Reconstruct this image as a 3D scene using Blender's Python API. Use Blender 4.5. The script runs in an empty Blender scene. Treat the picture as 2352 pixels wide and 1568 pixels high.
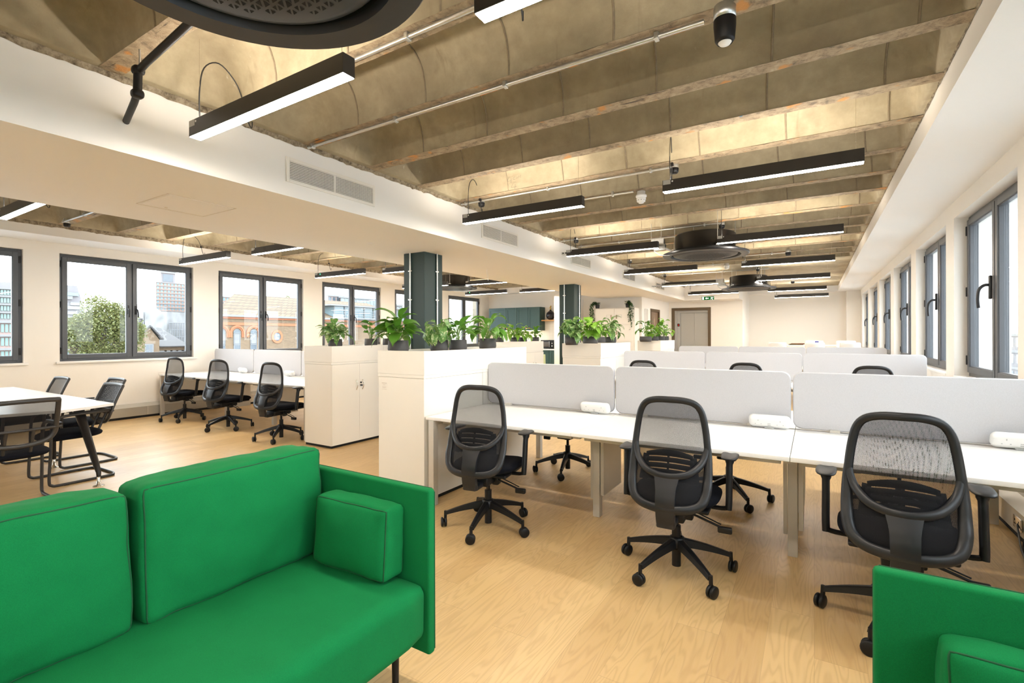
import bpy, bmesh, math, random
from mathutils import Vector, Matrix, noise
PI=math.pi
scene=bpy.context.scene; COL=scene.collection
R=math.radians
random.seed(7)
# ------------------------------------------------------------------ camera
F=1127.0; CX=1176.0; CY=769.6; H=1.404
TH=math.atan(692/F); RO=math.atan(6/2528.0)
fw=Vector((-math.sin(TH),math.cos(TH),0)); rt=Vector((math.cos(TH),math.sin(TH),0)); upv=Vector((0,0,1))
cam_d=bpy.data.cameras.new('camera'); cam=bpy.data.objects.new('camera',cam_d); COL.objects.link(cam)
cr=math.cos(RO); sr=math.sin(RO)
rx=rt*cr-upv*sr; ux=rt*sr+upv*cr
# horizon rises to the right: camera rolled clockwise
m=Matrix((rx,ux,-fw)).transposed().to_4x4(); m.translation=Vector((0,0,H)); cam.matrix_world=m
cam_d.sensor_fit='HORIZONTAL'; cam_d.sensor_width=36; cam_d.lens=36*F/2352
cam_d.shift_y=(CY-784)/2352.0; cam_d.clip_start=.05; cam_d.clip_end=600
scene.camera=cam
def ray(px,py):
    u=(px-CX)/F; v=(CY-py)/F
    a=u*cr+v*sr; b=-u*sr+v*cr
    return fw+rt*a+upv*b
def atx(px,py,x):
    r=ray(px,py); return Vector((0,0,H))+r*(x/r.x)
def aty(px,py,y):
    r=ray(px,py); return Vector((0,0,H))+r*(y/r.y)
def atz(px,py,z):
    r=ray(px,py); return Vector((0,0,H))+r*((z-H)/r.z)
# ------------------------------------------------------------------ materials
def srgb(r,g,b):
    f=lambda c:(c/255/12.92) if c/255<=.04045 else ((c/255+.055)/1.055)**2.4
    return (f(r),f(g),f(b),1)
MATS={}
class NT:
    def __init__(s,name):
        s.m=bpy.data.materials.new(name); s.m.use_nodes=True; s.t=s.m.node_tree
        s.b=s.t.nodes['Principled BSDF']; s.out=s.t.nodes['Material Output']; MATS[name]=s.m
    def n(s,ty,**k):
        o=s.t.nodes.new(ty)
        for a,v in k.items(): setattr(o,a,v)
        return o
    def l(s,a,b): s.t.links.new(a,b)
    def coord(s,kind='Object',scale=None,rot=None):
        c=s.n('ShaderNodeTexCoord'); 
        if scale is None: return c.outputs[kind]
        mp=s.n('ShaderNodeMapping'); mp.inputs['Scale'].default_value=scale
        if rot: mp.inputs['Rotation'].default_value=rot
        s.l(c.outputs[kind],mp.inputs[0]); return mp.outputs[0]
    def geo(s,scale=None):
        c=s.n('ShaderNodeNewGeometry')
        if scale is None: return c.outputs['Position']
        mp=s.n('ShaderNodeMapping'); mp.inputs['Scale'].default_value=scale
        s.l(c.outputs['Position'],mp.inputs[0]); return mp.outputs[0]
    def noise(s,v,scale,detail=4,rough=.55,dist=0):
        o=s.n('ShaderNodeTexNoise'); o.inputs['Scale'].default_value=scale; o.inputs['Detail'].default_value=detail
        o.inputs['Roughness'].default_value=rough; o.inputs['Distortion'].default_value=dist
        s.l(v,o.inputs['Vector']); return o.outputs['Fac']
    def ramp(s,v,stops):
        o=s.n('ShaderNodeValToRGB'); e=o.color_ramp.elements
        while len(e)>1: e.remove(e[0])
        e[0].position=stops[0][0]; e[0].color=stops[0][1]
        for p,c in stops[1:]:
            k=e.new(p); k.color=c
        s.l(v,o.inputs[0]); return o.outputs[0]
    def mix(s,f,a,b,mode='MIX'):
        o=s.n('ShaderNodeMix',data_type='RGBA',blend_type=mode)
        for i,v in ((0,f),(6,a),(7,b)):
            if hasattr(v,'links'): s.l(v,o.inputs[i])
            else: o.inputs[i].default_value=v
        return o.outputs[2]
    def math(s,op,a,b=None,c=None):
        o=s.n('ShaderNodeMath',operation=op)
        for i,v in enumerate((a,b,c)):
            if v is None: continue
            if hasattr(v,'links'): s.l(v,o.inputs[i])
            else: o.inputs[i].default_value=v
        return o.outputs[0]
    def sep(s,v):
        o=s.n('ShaderNodeSeparateXYZ'); s.l(v,o.inputs[0]); return o.outputs
    def comb(s,x,y,z):
        o=s.n('ShaderNodeCombineXYZ')
        for i,v in enumerate((x,y,z)):
            if hasattr(v,'links'): s.l(v,o.inputs[i])
            else: o.inputs[i].default_value=v
        return o.outputs[0]
    def bump(s,h,strength=.3,dist=.01):
        o=s.n('ShaderNodeBump'); o.inputs['Strength'].default_value=strength; o.inputs['Distance'].default_value=dist
        s.l(h,o.inputs['Height']); s.l(o.outputs[0],s.b.inputs['Normal'])
    def set(s,**k):
        for a,v in k.items():
            i=s.b.inputs[a.replace('_',' ')]
            if hasattr(v,'links'): s.l(v,i)
            else: i.default_value=v
        return s
G=lambda v:(v,v,v,1)
def simple(name,col,rough=.5,metal=0,var=.06,scale=12,bump=0,**k):
    t=NT(name); v=t.coord(); nz=t.noise(v,scale,3)
    c2=tuple(min(1,x*(1-var)) for x in col[:3])+(1,)
    c1=tuple(min(1,x*(1+var)) for x in col[:3])+(1,)
    t.set(Base_Color=t.mix(nz,c2,c1),Roughness=rough,Metallic=metal,**k)
    if bump: t.bump(t.noise(v,scale*8,3),bump,.002)
    return t.m
paint=simple('wall_paint',(.87,.835,.78,1),.6,var=.01,scale=3)
paint_w=simple('soffit_paint',(.88,.86,.83,1),.6,var=.01,scale=3)
lam=simple('cream_laminate',(.86,.825,.76,1),.42,var=.01,scale=2)
lam_edge=simple('cream_laminate_edge',(.72,.66,.57,1),.5,var=.02)
desk_w=simple('white_desk_top',(.90,.89,.87,1),.28,var=.01)
steel_w=simple('silver_grey_powder_coat',(.60,.57,.52,1),.42,metal=.15,var=.03)
blackp=simple('black_plastic',(.006,.006,.007,1),.42,var=.2,Specular_IOR_Level=.35)
framep=simple('charcoal_plastic',(.014,.0145,.017,1),.38,var=.1,Specular_IOR_Level=.42)
meetp=simple('dark_brown_black_plastic',(.03,.028,.027,1),.4,var=.1)
blackm=simple('black_metal',(.022,.021,.022,1),.3,metal=.6,var=.1)
housing=simple('black_light_housing',(.028,.025,.023,1),.38,var=.05)
seatf=simple('black_seat_fabric',(.005,.0055,.009,1),.95,var=.25,scale=220,bump=.5,Specular_IOR_Level=.15)
chrome=simple('chrome',(.75,.73,.7,1),.18,metal=1,var=.03)
galv=simple('galvanised_steel',(.62,.63,.62,1),.33,metal=.9,var=.15,scale=40)
white_p=simple('white_plastic',(.88,.88,.87,1),.3,var=.01)
grey_p=simple('grey_plastic',(.42,.43,.43,1),.45,var=.05)
winf=simple('anthracite_window_frame',(.075,.08,.09,1),.38,var=.05)
green_p=simple('dark_green_paint',(.014,.036,.033,1),.5,var=.06)
green_c=simple('teal_green_cabinet_paint',(.022,.066,.058,1),.42,var=.04)
copper=simple('copper',(.8,.32,.18,1),.25,metal=1)
brown_w=simple('brown_door_paint',(.105,.068,.032,1),.5,var=.08)
brown_d=simple('brown_oak_door',(.21,.14,.09,1),.5,var=.15,scale=30)
steel=simple('brushed_steel',(.46,.46,.44,1),.42,metal=.55,var=.05,scale=60)
trunk=simple('silver_trunking',(.50,.48,.43,1),.4,metal=.5,var=.04)
trunk_top=simple('silver_trunking_top',(.66,.68,.66,1),.4,metal=.3,var=.04)
potm=simple('charcoal_plant_pot',(.055,.052,.052,1),.65,var=.15)
soil=simple('soil',(.05,.03,.018,1),.95,var=.4,scale=60)
stemm=simple('plant_stem',(.18,.30,.06,1),.5,var=.3)
cable_b=simple('black_cable',(.015,.015,.015,1),.5)
void=simple('dark_void',(.006,.006,.006,1),.9)
wood_s=simple('pine_shelf',(.62,.33,.12,1),.5,var=.2,scale=20)
vase_m=simple('dark_vase_glaze',(.012,.01,.016,1),.25)
gold=simple('gold_dried_stem',(.6,.42,.12,1),.5)
tile_m=NT('cream_square_tiles'); 
v=tile_m.geo((1,1,1)); sx=tile_m.sep(v)
br=tile_m.n('ShaderNodeTexBrick'); br.offset=0; br.inputs['Scale'].default_value=8; br.inputs['Mortar Size'].default_value=.012
br.inputs['Color1'].default_value=(.80,.75,.65,1); br.inputs['Color2'].default_value=(.78,.73,.63,1); br.inputs['Mortar'].default_value=(.62,.57,.48,1)
br.inputs['Brick Width'].default_value=.8; br.inputs['Row Height'].default_value=.8
tile_m.l(tile_m.comb(sx[0],sx[2],0),br.inputs['Vector']); tile_m.set(Base_Color=br.outputs[0],Roughness=.25); tile_m=tile_m.m
paper=simple('white_paper',(.85,.84,.8,1),.7)
navy=simple('navy_blue_cover',(.03,.04,.25,1),.5)
mag=simple('magazine_cover',(.28,.12,.07,1),.4,var=.5,scale=30)
mag2=simple('olive_magazine_cover',(.10,.10,.04,1),.4,var=.5,scale=30)
yell=simple('pale_green_plastic',(.62,.68,.36,1),.4)
blue_d=simple('blue_sticker',(.02,.22,.6,1),.5)
yellow_l=simple('yellow_leaf',(.85,.5,.02,1),.5)
# fabrics
t=NT('grey_screen_fabric'); v=t.coord(); a=t.noise(v,420,2,.8); b=t.noise(v,60,3)
t.set(Base_Color=t.mix(a,(.43,.43,.45,1),(.69,.69,.72,1)),Roughness=.95); t.bump(a,.25,.001); scr=t.m
def green_fabric(name,c1,c2):
    t=NT(name); v=t.coord(); a=t.noise(v,420,2,.8); b_=t.noise(v,7,3)
    f=t.math('MULTIPLY_ADD',b_,.3,t.math('MULTIPLY',a,.7))
    t.set(Base_Color=t.mix(f,c1,c2),Roughness=.92,Specular_IOR_Level=.2); t.bump(a,.15,.0008); return t.m
gfab=green_fabric('green_sofa_fabric',(.001,.09,.024,1),(.005,.235,.064,1))
gpipe=simple('green_piping',(.001,.07,.02,1),.8)
# chair mesh : holes through a black net
def net(name,pitch,hole,col):
    t=NT(name); v=t.coord(); s=t.sep(v)
    k=2*PI/pitch
    u=t.math('ADD',s[0],s[2]); w=t.math('SUBTRACT',s[0],s[2])
    a=t.math('SINE',t.math('MULTIPLY',u,k*.72)); b=t.math('SINE',t.math('MULTIPLY',w,k*.72))
    f=t.math('GREATER_THAN',t.math('MULTIPLY',a,b),hole)
    f2=t.math('LESS_THAN',t.math('MULTIPLY',a,b),-hole)
    f=t.math('MAXIMUM',f,f2)
    tr=t.n('ShaderNodeBsdfTransparent'); mx=t.n('ShaderNodeMixShader')
    t.set(Base_Color=col,Roughness=.6,Specular_IOR_Level=.12)
    t.l(f,mx.inputs[0]); t.l(t.b.outputs[0],mx.inputs[1]); t.l(tr.outputs[0],mx.inputs[2]); t.l(mx.outputs[0],t.out.inputs[0])
    return t.m
netm=net('black_mesh_net',.0052,.57,(.010,.010,.012,1))
netm3=net('black_chair_net',.0052,.66,(.010,.010,.012,1))
netm2=net('black_dense_mesh_net',.0052,.86,(.010,.010,.012,1))
# emissive
def emit(name,col,s):
    t=NT(name); e=t.n('ShaderNodeEmission'); e.inputs[0].default_value=col; e.inputs[1].default_value=s
    t.l(e.outputs[0],t.out.inputs[0]); return t.m
LEDC=(1.0,.905,.785,1)
led=emit('led_diffuser',LEDC,80); led_up=emit('led_uplight',LEDC,58); led_green=emit('green_indicator',(.05,1,.3,1),6)
undercab=emit('under_cabinet_led',(1,.85,.55,1),14)
# glass
t=NT('window_glass'); tr=t.n('ShaderNodeBsdfTransparent'); gl=t.n('ShaderNodeBsdfGlossy'); gl.inputs['Roughness'].default_value=.01
fr=t.n('ShaderNodeFresnel'); fr.inputs[0].default_value=1.45; mx=t.n('ShaderNodeMixShader'); tr.inputs[0].default_value=(.97,.985,.98,1)
t.l(t.math('MULTIPLY',fr.outputs[0],.4),mx.inputs[0]); t.l(tr.outputs[0],mx.inputs[1]); t.l(gl.outputs[0],mx.inputs[2]); t.l(mx.outputs[0],t.out.inputs[0]); glass=t.m
# concrete
t=NT('ribbed_concrete'); v=t.geo(); big=t.noise(v,1.1,5,.6,.3); fine=t.noise(v,9,6,.65); st=t.noise(t.geo((3.5,3.5,.5)),2.2,4,.6,.5)
c=t.ramp(big,[(.28,(.25,.20,.128,1)),(.5,(.385,.325,.215,1)),(.72,(.50,.43,.30,1))])
c=t.mix(t.ramp(fine,[(.30,G(.0)),(.7,G(1))]),t.mix(.35,c,(.14,.11,.065,1)),c)
c=t.mix(t.math('MULTIPLY',t.ramp(st,[(.62,G(0)),(.8,G(1))]),.45),c,(.12,.085,.045,1))
ef=t.noise(t.geo((7,7,2.2)),1.5,6,.7,1.2); msk=t.noise(v,.9,2)
effl=t.math('MULTIPLY',t.ramp(ef,[(.66,G(0)),(.74,G(1))]),t.ramp(msk,[(.52,G(0)),(.6,G(1))]))
c=t.mix(t.math('MULTIPLY',effl,.6),c,(.62,.58,.50,1))
t.set(Base_Color=c,Roughness=.75); t.bump(t.math('ADD',fine,t.math('MULTIPLY',big,.8)),.28,.02); conc=t.m
t=NT('rib_underside_concrete'); v=t.geo(); n1=t.noise(v,14,6,.7,.4); n2=t.noise(t.geo((.5,6,6)),5,4,.6); n3=t.noise(v,5,3)
c=t.ramp(n1,[(.3,(.11,.08,.05,1)),(.5,(.30,.225,.14,1)),(.68,(.40,.32,.21,1))])
c=t.mix(t.ramp(n3,[(.60,G(0)),(.67,G(.9))]),c,(.50,.22,.05,1))
c=t.mix(t.ramp(n2,[(.66,G(0)),(.72,G(1))]),c,(.06,.045,.03,1))
vo=t.n('ShaderNodeTexVoronoi'); vo.inputs['Scale'].default_value=1.5; t.l(t.geo((1,.6,1)),vo.inputs['Vector'])
c=t.mix(t.math('LESS_THAN',vo.outputs['Distance'],.028),c,(.03,.14,.26,1))
t.set(Base_Color=c,Roughness=.85); t.bump(n1,.6,.02); conc_r=t.m
seam_m=simple('concrete_seam',(.25,.20,.135,1),.85,var=.35,scale=30)
t=NT('broken_concrete_edge'); v=t.geo(); n1=t.noise(v,22,6,.7); t.set(Base_Color=t.ramp(n1,[(.35,(.12,.09,.055,1)),(.6,(.42,.35,.25,1))]),Roughness=.95); t.bump(n1,.9,.03); conc_e=t.m
# oak floor
t=NT('oak_plank_floor'); p=t.geo(); s=t.sep(p)
PW=.19; PL=1.35
row=t.math('FLOOR',t.math('DIVIDE',s[0],PW)); wn=t.n('ShaderNodeTexWhiteNoise',noise_dimensions='1D'); t.l(row,wn.inputs['W'])
yy=t.math('ADD',s[1],t.math('MULTIPLY',wn.outputs['Value'],7.3)); cell=t.math('FLOOR',t.math('DIVIDE',yy,PL))
wn2=t.n('ShaderNodeTexWhiteNoise',noise_dimensions='2D'); t.l(t.comb(row,cell,0),wn2.inputs['Vector'])
off=t.math('MULTIPLY',wn2.outputs['Value'],23)
gv=t.comb(t.math('ADD',t.math('MULTIPLY',s[0],1.0),off),t.math('MULTIPLY',t.math('ADD',s[1],off),.16),off)
gn=t.noise(t.comb(t.math('ADD',t.math('MULTIPLY',s[0],9.0),off),t.math('ADD',t.math('MULTIPLY',s[1],1.05),off),off),1,2.5,.45,.35); gl_=t.math('POWER',t.math('MULTIPLY_ADD',t.math('SINE',t.math('MULTIPLY',gn,95)),.5,.5),2.2)
fg=t.noise(t.comb(t.math('MULTIPLY',s[0],60),t.math('MULTIPLY',s[1],3),off),1.6,4,.6)
c=t.mix(wn2.outputs['Value'],(.55,.36,.155,1),(.65,.45,.21,1))
c=t.mix(t.math('MULTIPLY',gl_,.30),c,(.36,.205,.085,1))
c=t.mix(t.math('MULTIPLY',t.ramp(fg,[(.45,G(0)),(.7,G(1))]),.22),c,(.62,.44,.25,1))
fx=t.math('FRACT',t.math('DIVIDE',s[0],PW)); fy=t.math('FRACT',t.math('DIVIDE',yy,PL))
e=t.math('MAXIMUM',t.math('LESS_THAN',fx,.012),t.math('LESS_THAN',fy,.0022))
c=t.mix(t.math('MULTIPLY',e,.30),c,(.22,.13,.06,1))
rf=t.noise(p,2.5,3)
t.set(Base_Color=c,Roughness=t.math('MULTIPLY_ADD',rf,.10,.33),Specular_IOR_Level=.5); t.bump(t.math('SUBTRACT',t.math('MULTIPLY',fg,.3),e),.12,.003); floor_m=t.m
# foliage
def leafm(name,c1,c2,c3,thr):
    t=NT(name); v=t.coord(); n1=t.noise(v,38,4,.6,.8); n2=t.noise(v,9,2)
    c=t.mix(n2,c1,c2); c=t.mix(t.ramp(n1,[(thr,G(0)),(thr+.08,G(1))]),c,c3)
    tl=t.n('ShaderNodeBsdfTranslucent'); t.l(c,tl.inputs[0]); mx=t.n('ShaderNodeMixShader'); mx.inputs[0].default_value=.28
    t.set(Base_Color=c,Roughness=.38); t.l(t.b.outputs[0],mx.inputs[1]); t.l(tl.outputs[0],mx.inputs[2]); t.l(mx.outputs[0],t.out.inputs[0]); return t.m
leaf_d=leafm('deep_green_leaf',(.05,.16,.015,1),(.12,.30,.03,1),(.17,.38,.05,1),.62)
leaf_v=leafm('variegated_leaf',(.09,.22,.05,1),(.16,.34,.08,1),(.50,.58,.30,1),.52)
leaf_b=leafm('bright_green_leaf',(.13,.32,.02,1),(.24,.46,.05,1),(.42,.60,.12,1),.58)
leaf_i=leafm('small_dark_ivy_leaf',(.02,.06,.015,1),(.05,.12,.03,1),(.10,.2,.05,1),.6)
leaf_t=leafm('autumn_tree_leaf',(.075,.095,.03,1),(.13,.155,.05,1),(.24,.19,.06,1),.52)
# ------------------------------------------------------------------ mesh builder
class MB:
    def __init__(s): s.v=[]; s.f=[]; s.mi=[]; s.sm=[]
    def add(s,vs,fs,mi=0,sm=False):
        o=len(s.v); s.v+= [tuple(v) for v in vs]
        for f in fs: s.f.append(tuple(o+i for i in f)); s.mi.append(mi); s.sm.append(sm)
        return s
    def box(s,x0,x1,y0,y1,z0,z1,mi=0,M=None):
        vs=[Vector((x,y,z)) for x in (x0,x1) for y in (y0,y1) for z in (z0,z1)]
        if M: vs=[M@v for v in vs]
        fs=[(0,1,3,2),(4,6,7,5),(0,4,5,1),(2,3,7,6),(0,2,6,4),(1,5,7,3)]
        return s.add(vs,fs,mi)
    def rbox(s,x0,x1,y0,y1,z0,z1,r=.01,n=3,mi=0,M=None,sm=True):
        # box with rounded edges
        cx,cy,cz=(x0+x1)/2,(y0+y1)/2,(z0+z1)/2; hx,hy,hz=abs(x1-x0)/2,abs(y1-y0)/2,abs(z1-z0)/2
        r=min(r,hx,hy,hz)
        ks=[]
        for h in (hx,hy,hz):
            k=[-h]+[-h+r*(1-math.cos(PI/2*i/n)) for i in range(1,n+1)]
            k2=k+[-a for a in reversed(k)]
            q=[k2[0]]
            for a in k2[1:]:
                if a-q[-1]>1e-7: q.append(a)
            ks.append(q)
        def proj(p):
            c=Vector((max(-hx+r,min(hx-r,p[0])),max(-hy+r,min(hy-r,p[1])),max(-hz+r,min(hz-r,p[2]))))
            d=Vector(p)-c
            if d.length>1e-9: d=d.normalized()*r
            q=c+d+Vector((cx,cy,cz))
            return (M@q) if M else q
        for ax in range(3):
            a,b=[i for i in range(3) if i!=ax]; h=(hx,hy,hz)[ax]
            for sg in (-1,1):
                vs=[];A=ks[a];B=ks[b]
                for u in A:
                    for w in B:
                        p=[0,0,0]; p[ax]=sg*h; p[a]=u; p[b]=w; vs.append(proj(p))
                nb=len(B); fs=[]
                for i in range(len(A)-1):
                    for j in range(nb-1):
                        q=(i*nb+j,(i+1)*nb+j,(i+1)*nb+j+1,i*nb+j+1)
                        if (sg>0)==(ax==1): q=q[::-1]
                        fs.append(q)
                s.add(vs,fs,mi,sm)
        return s
    def tube(s,pts,r,n=8,mi=0,cap=True,ry=None,up=None,closed=False,sm=True):
        pts=[Vector(p) for p in pts]; N=len(pts); rs=r if isinstance(r,(list,tuple)) else [r]*N
        ry=ry or 1.0
        prev=None; rings=[]
        for i,p in enumerate(pts):
            if closed: d=pts[(i+1)%N]-pts[i-1]
            else: d=(pts[min(i+1,N-1)]-pts[max(i-1,0)])
            d.normalize()
            if up is not None: a=Vector(up)-d*Vector(up).dot(d)
            elif prev is None:
                a=Vector((0,0,1)) if abs(d.z)<.9 else Vector((1,0,0)); a=a-d*a.dot(d)
            else: a=prev-d*prev.dot(d)
            a.normalize(); prev=a; b=d.cross(a)
            rings.append([p+a*math.cos(2*PI*k/n)*rs[i]*ry+b*math.sin(2*PI*k/n)*rs[i] for k in range(n)])
        vs=[v for q in rings for v in q]; fs=[]
        for i in range(N if closed else N-1):
            j=(i+1)%N
            for k in range(n):
                k2=(k+1)%n; fs.append((i*n+k,i*n+k2,j*n+k2,j*n+k))
        s.add(vs,fs,mi,sm)
        if cap and not closed:
            s.add(rings[0],[tuple(range(n-1,-1,-1))],mi); s.add(rings[-1],[tuple(range(n))],mi)
        return s
    def lathe(s,prof,n=32,c=(0,0,0),mi=0,sm=True,M=None):
        vs=[];fs=[]
        for r,z in prof:
            for k in range(n):
                a=2*PI*k/n; q=Vector((c[0]+r*math.cos(a),c[1]+r*math.sin(a),c[2]+z)); vs.append(M@q if M else q)
        for i in range(len(prof)-1):
            for k in range(n):
                k2=(k+1)%n; fs.append((i*n+k,i*n+k2,(i+1)*n+k2,(i+1)*n+k))
        return s.add(vs,fs,mi,sm)
    def cyl(s,c,r,z0,z1,n=20,mi=0,M=None):
        s.lathe([(0,z0),(r,z0)],n,c,mi,False,M); s.lathe([(r,z0),(r,z1)],n,c,mi,True,M); s.lathe([(r,z1),(0,z1)],n,c,mi,False,M); return s
    def grid(s,fn,nu,nv,mi=0,sm=True,flip=False):
        vs=[fn(i/nu,j/nv) for i in range(nu+1) for j in range(nv+1)]; fs=[]
        for i in range(nu):
            for j in range(nv):
                a=i*(nv+1)+j; q=(a,a+nv+1,a+nv+2,a+1); fs.append(q[::-1] if flip else q)
        return s.add(vs,fs,mi,sm)
    def prism(s,poly,d0,d1,axis='y',mi=0,sm=False):
        # poly: list of (a,b) in the plane normal to the axis
        def P(a,b,d): return {'y':(a,d,b),'x':(d,a,b),'z':(a,b,d)}[axis]
        n=len(poly); vs=[P(a,b,d0) for a,b in poly]+[P(a,b,d1) for a,b in poly]
        fs=[tuple(range(n-1,-1,-1)),tuple(range(n,2*n))]
        s.add(vs,fs,mi); s.add(vs,[(i,(i+1)%n,n+(i+1)%n,n+i) for i in range(n)],mi,sm); return s
    def build(s,name,mats,parent=None,fix=False,loc=None,rz=0,solid=0,sub=0,bev=0):
        me=bpy.data.meshes.new(name); me.from_pydata(s.v,[],s.f)
        if not isinstance(mats,(list,tuple)): mats=[mats]
        for m_ in mats: me.materials.append(m_)
        me.polygons.foreach_set('material_index',s.mi); me.polygons.foreach_set('use_smooth',s.sm)
        me.update()
        if fix:
            b=bmesh.new(); b.from_mesh(me); bmesh.ops.remove_doubles(b,verts=b.verts,dist=1e-5); bmesh.ops.recalc_face_normals(b,faces=b.faces); b.to_mesh(me); b.free()
        o=bpy.data.objects.new(name,me); COL.objects.link(o)
        if parent: o.parent=parent
        if loc: o.location=loc
        if rz: o.rotation_euler=(0,0,rz)
        if bev:
            q=o.modifiers.new('bevel','BEVEL'); q.width=bev; q.segments=2; q.limit_method='ANGLE'
        if solid:
            q=o.modifiers.new('solid','SOLIDIFY'); q.thickness=solid; q.offset=0
        if sub:
            q=o.modifiers.new('sub','SUBSURF'); q.levels=sub; q.render_levels=sub
        return o
def tag(o,label,cat,group=None,kind=None):
    o['label']=label; o['category']=cat
    if group: o['group']=group
    if kind: o['kind']=kind
    return o
def thing(name,label,cat,loc=(0,0,0),rz=0,group=None):
    o=bpy.data.objects.new(name,None); COL.objects.link(o); o.empty_display_size=.1
    o.location=loc; o.rotation_euler=(0,0,rz); return tag(o,label,cat,group)
def struct(o,label=None,cat=None):
    o['kind']='structure'
    if label: o['label']=label
    if cat: o['category']=cat
    return o
def kids(o): return [c for c in bpy.data.objects if c.parent==o]
def copy_tree(o,parent=None):
    c=o.copy(); COL.objects.link(c); c.parent=parent
    for ch in kids(o): copy_tree(ch,c)
    return c
def dup(root,loc,rz,label,group=None):
    r=copy_tree(root); r.location=loc; r.rotation_euler=(0,0,rz); r['label']=label
    if group: r['group']=group
    return r
def box(name,x0,x1,y0,y1,z0,z1,mat,parent=None,bev=0):
    return MB().box(x0,x1,y0,y1,z0,z1).build(name,mat,parent,bev=bev)
def smooth(pts,k=6,closed=False):
    # catmull-rom
    P=[Vector(p) for p in pts]; n=len(P); out=[]
    rng=n if closed else n-1
    for i in range(rng):
        p0=P[(i-1)%n] if (closed or i>0) else P[0]; p1=P[i]; p2=P[(i+1)%n]; p3=P[(i+2)%n] if (closed or i+2<n) else P[-1]
        for j in range(k):
            t_=j/k; out.append(.5*((2*p1)+(p2-p0)*t_+(2*p0-5*p1+4*p2-p3)*t_*t_+(3*p1-p0-3*p2+p3)*t_**3))
    if not closed: out.append(P[-1])
    return out
# ================================================================== SETTING
XL,XR=-9.97,1.31; Y0,Y1=-3.0,19.8; ZR=3.02; ZS=2.845; ZB=2.55
BX0,BX1=-5.68,-3.67; YK=14.65
struct(box('floor',-10.2,1.9,Y0-.2,20.2,-.1,0,floor_m))
WL=[(-1.9,.02),(.5,2.405),(2.817,4.746),(5.207,7.093),(7.6,9.46),(9.98,11.86),(12.34,14.12)]
WR=[(-2.0,-.05),(.38,2.33),(2.75,4.71),(5.13,7.09),(7.47,9.42),(9.85,11.8),(12.22,14.17),(14.6,16.5),(16.95,18.85)]
def wall_open(name,x0,x1,ops,z0,z1,y0,y1,ztop,mat):
    b=MB(); ys=[y0]
    b.box(x0,x1,y0,y1,0,z0); b.box(x0,x1,y0,y1,z1,ztop)
    c=y0
    for a,d in ops: b.box(x0,x1,c,a,z0,z1); c=d
    b.box(x0,x1,c,y1,z0,z1)
    return struct(b.build(name,mat))
wall_open('wall_left',-10.125,XL,WL,1.0,2.695,Y0,YK,3.5,paint)
wall_open('wall_right',XR,1.76,WR,.95,2.665,Y0,Y1+.2,3.5,paint)
struct(box('wall_front',-10.2,1.9,Y0-.15,Y0,0,3.5,paint))
b=MB(); b.box(-10.2,-4.4,YK,YK+.1,0,3.5); struct(b.build('wall_kitchen',paint))
b=MB(); b.box(-4.5,-4.4,YK+.1,15.56,0,3.3); b.box(-4.5,-4.4,16.65,17.9,0,3.3); b.box(-4.5,-4.4,15.56,16.65,2.24,3.3); struct(b.build('wall_lobby',paint))
b=MB(); b.box(-4.5,-4.24,17.9,18.0,0,3.3); b.box(-3.05,-2.0,17.9,18.0,0,3.3); b.box(-4.24,-3.05,17.9,18.0,2.27,3.3); b.box(-2.1,-2.0,18.0,Y1,0,3.3)
struct(b.build('wall_lift',paint))
b=MB(); b.box(-2.1,1.9,Y1,Y1+.15,0,3.5); b.box(.93,XR,Y1-.35,Y1,0,ZS); struct(b.build('wall_back',paint))
struct(box('trim_1',-6.52,-6.3,13.0,YK,0,ZB,paint))         # nib wall beside the kitchen
# soffits
struct(box('trim_2',XL,-9.3,Y0,YK,ZS,3.5,paint_w))
struct(box('trim_3',.70,XR,Y0,Y1,ZS,3.5,paint_w))
b=MB(); b.box(BX0,BX1,Y0,17.02,ZB,3.5); b.box(BX0,-2.0,17.02,17.9,ZB,3.5); struct(b.build('trim_4',paint_w))
struct(box('trim_5',-9.3,BX0,14.2,YK,ZS,3.5,paint_w))
struct(box('trim_6',-2.0,.70,19.35,Y1,ZS,3.5,paint_w))
struct(box('trim_7',-10.3,2.0,Y0-.3,20.2,3.5,3.6,conc))     # slab over everything
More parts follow.
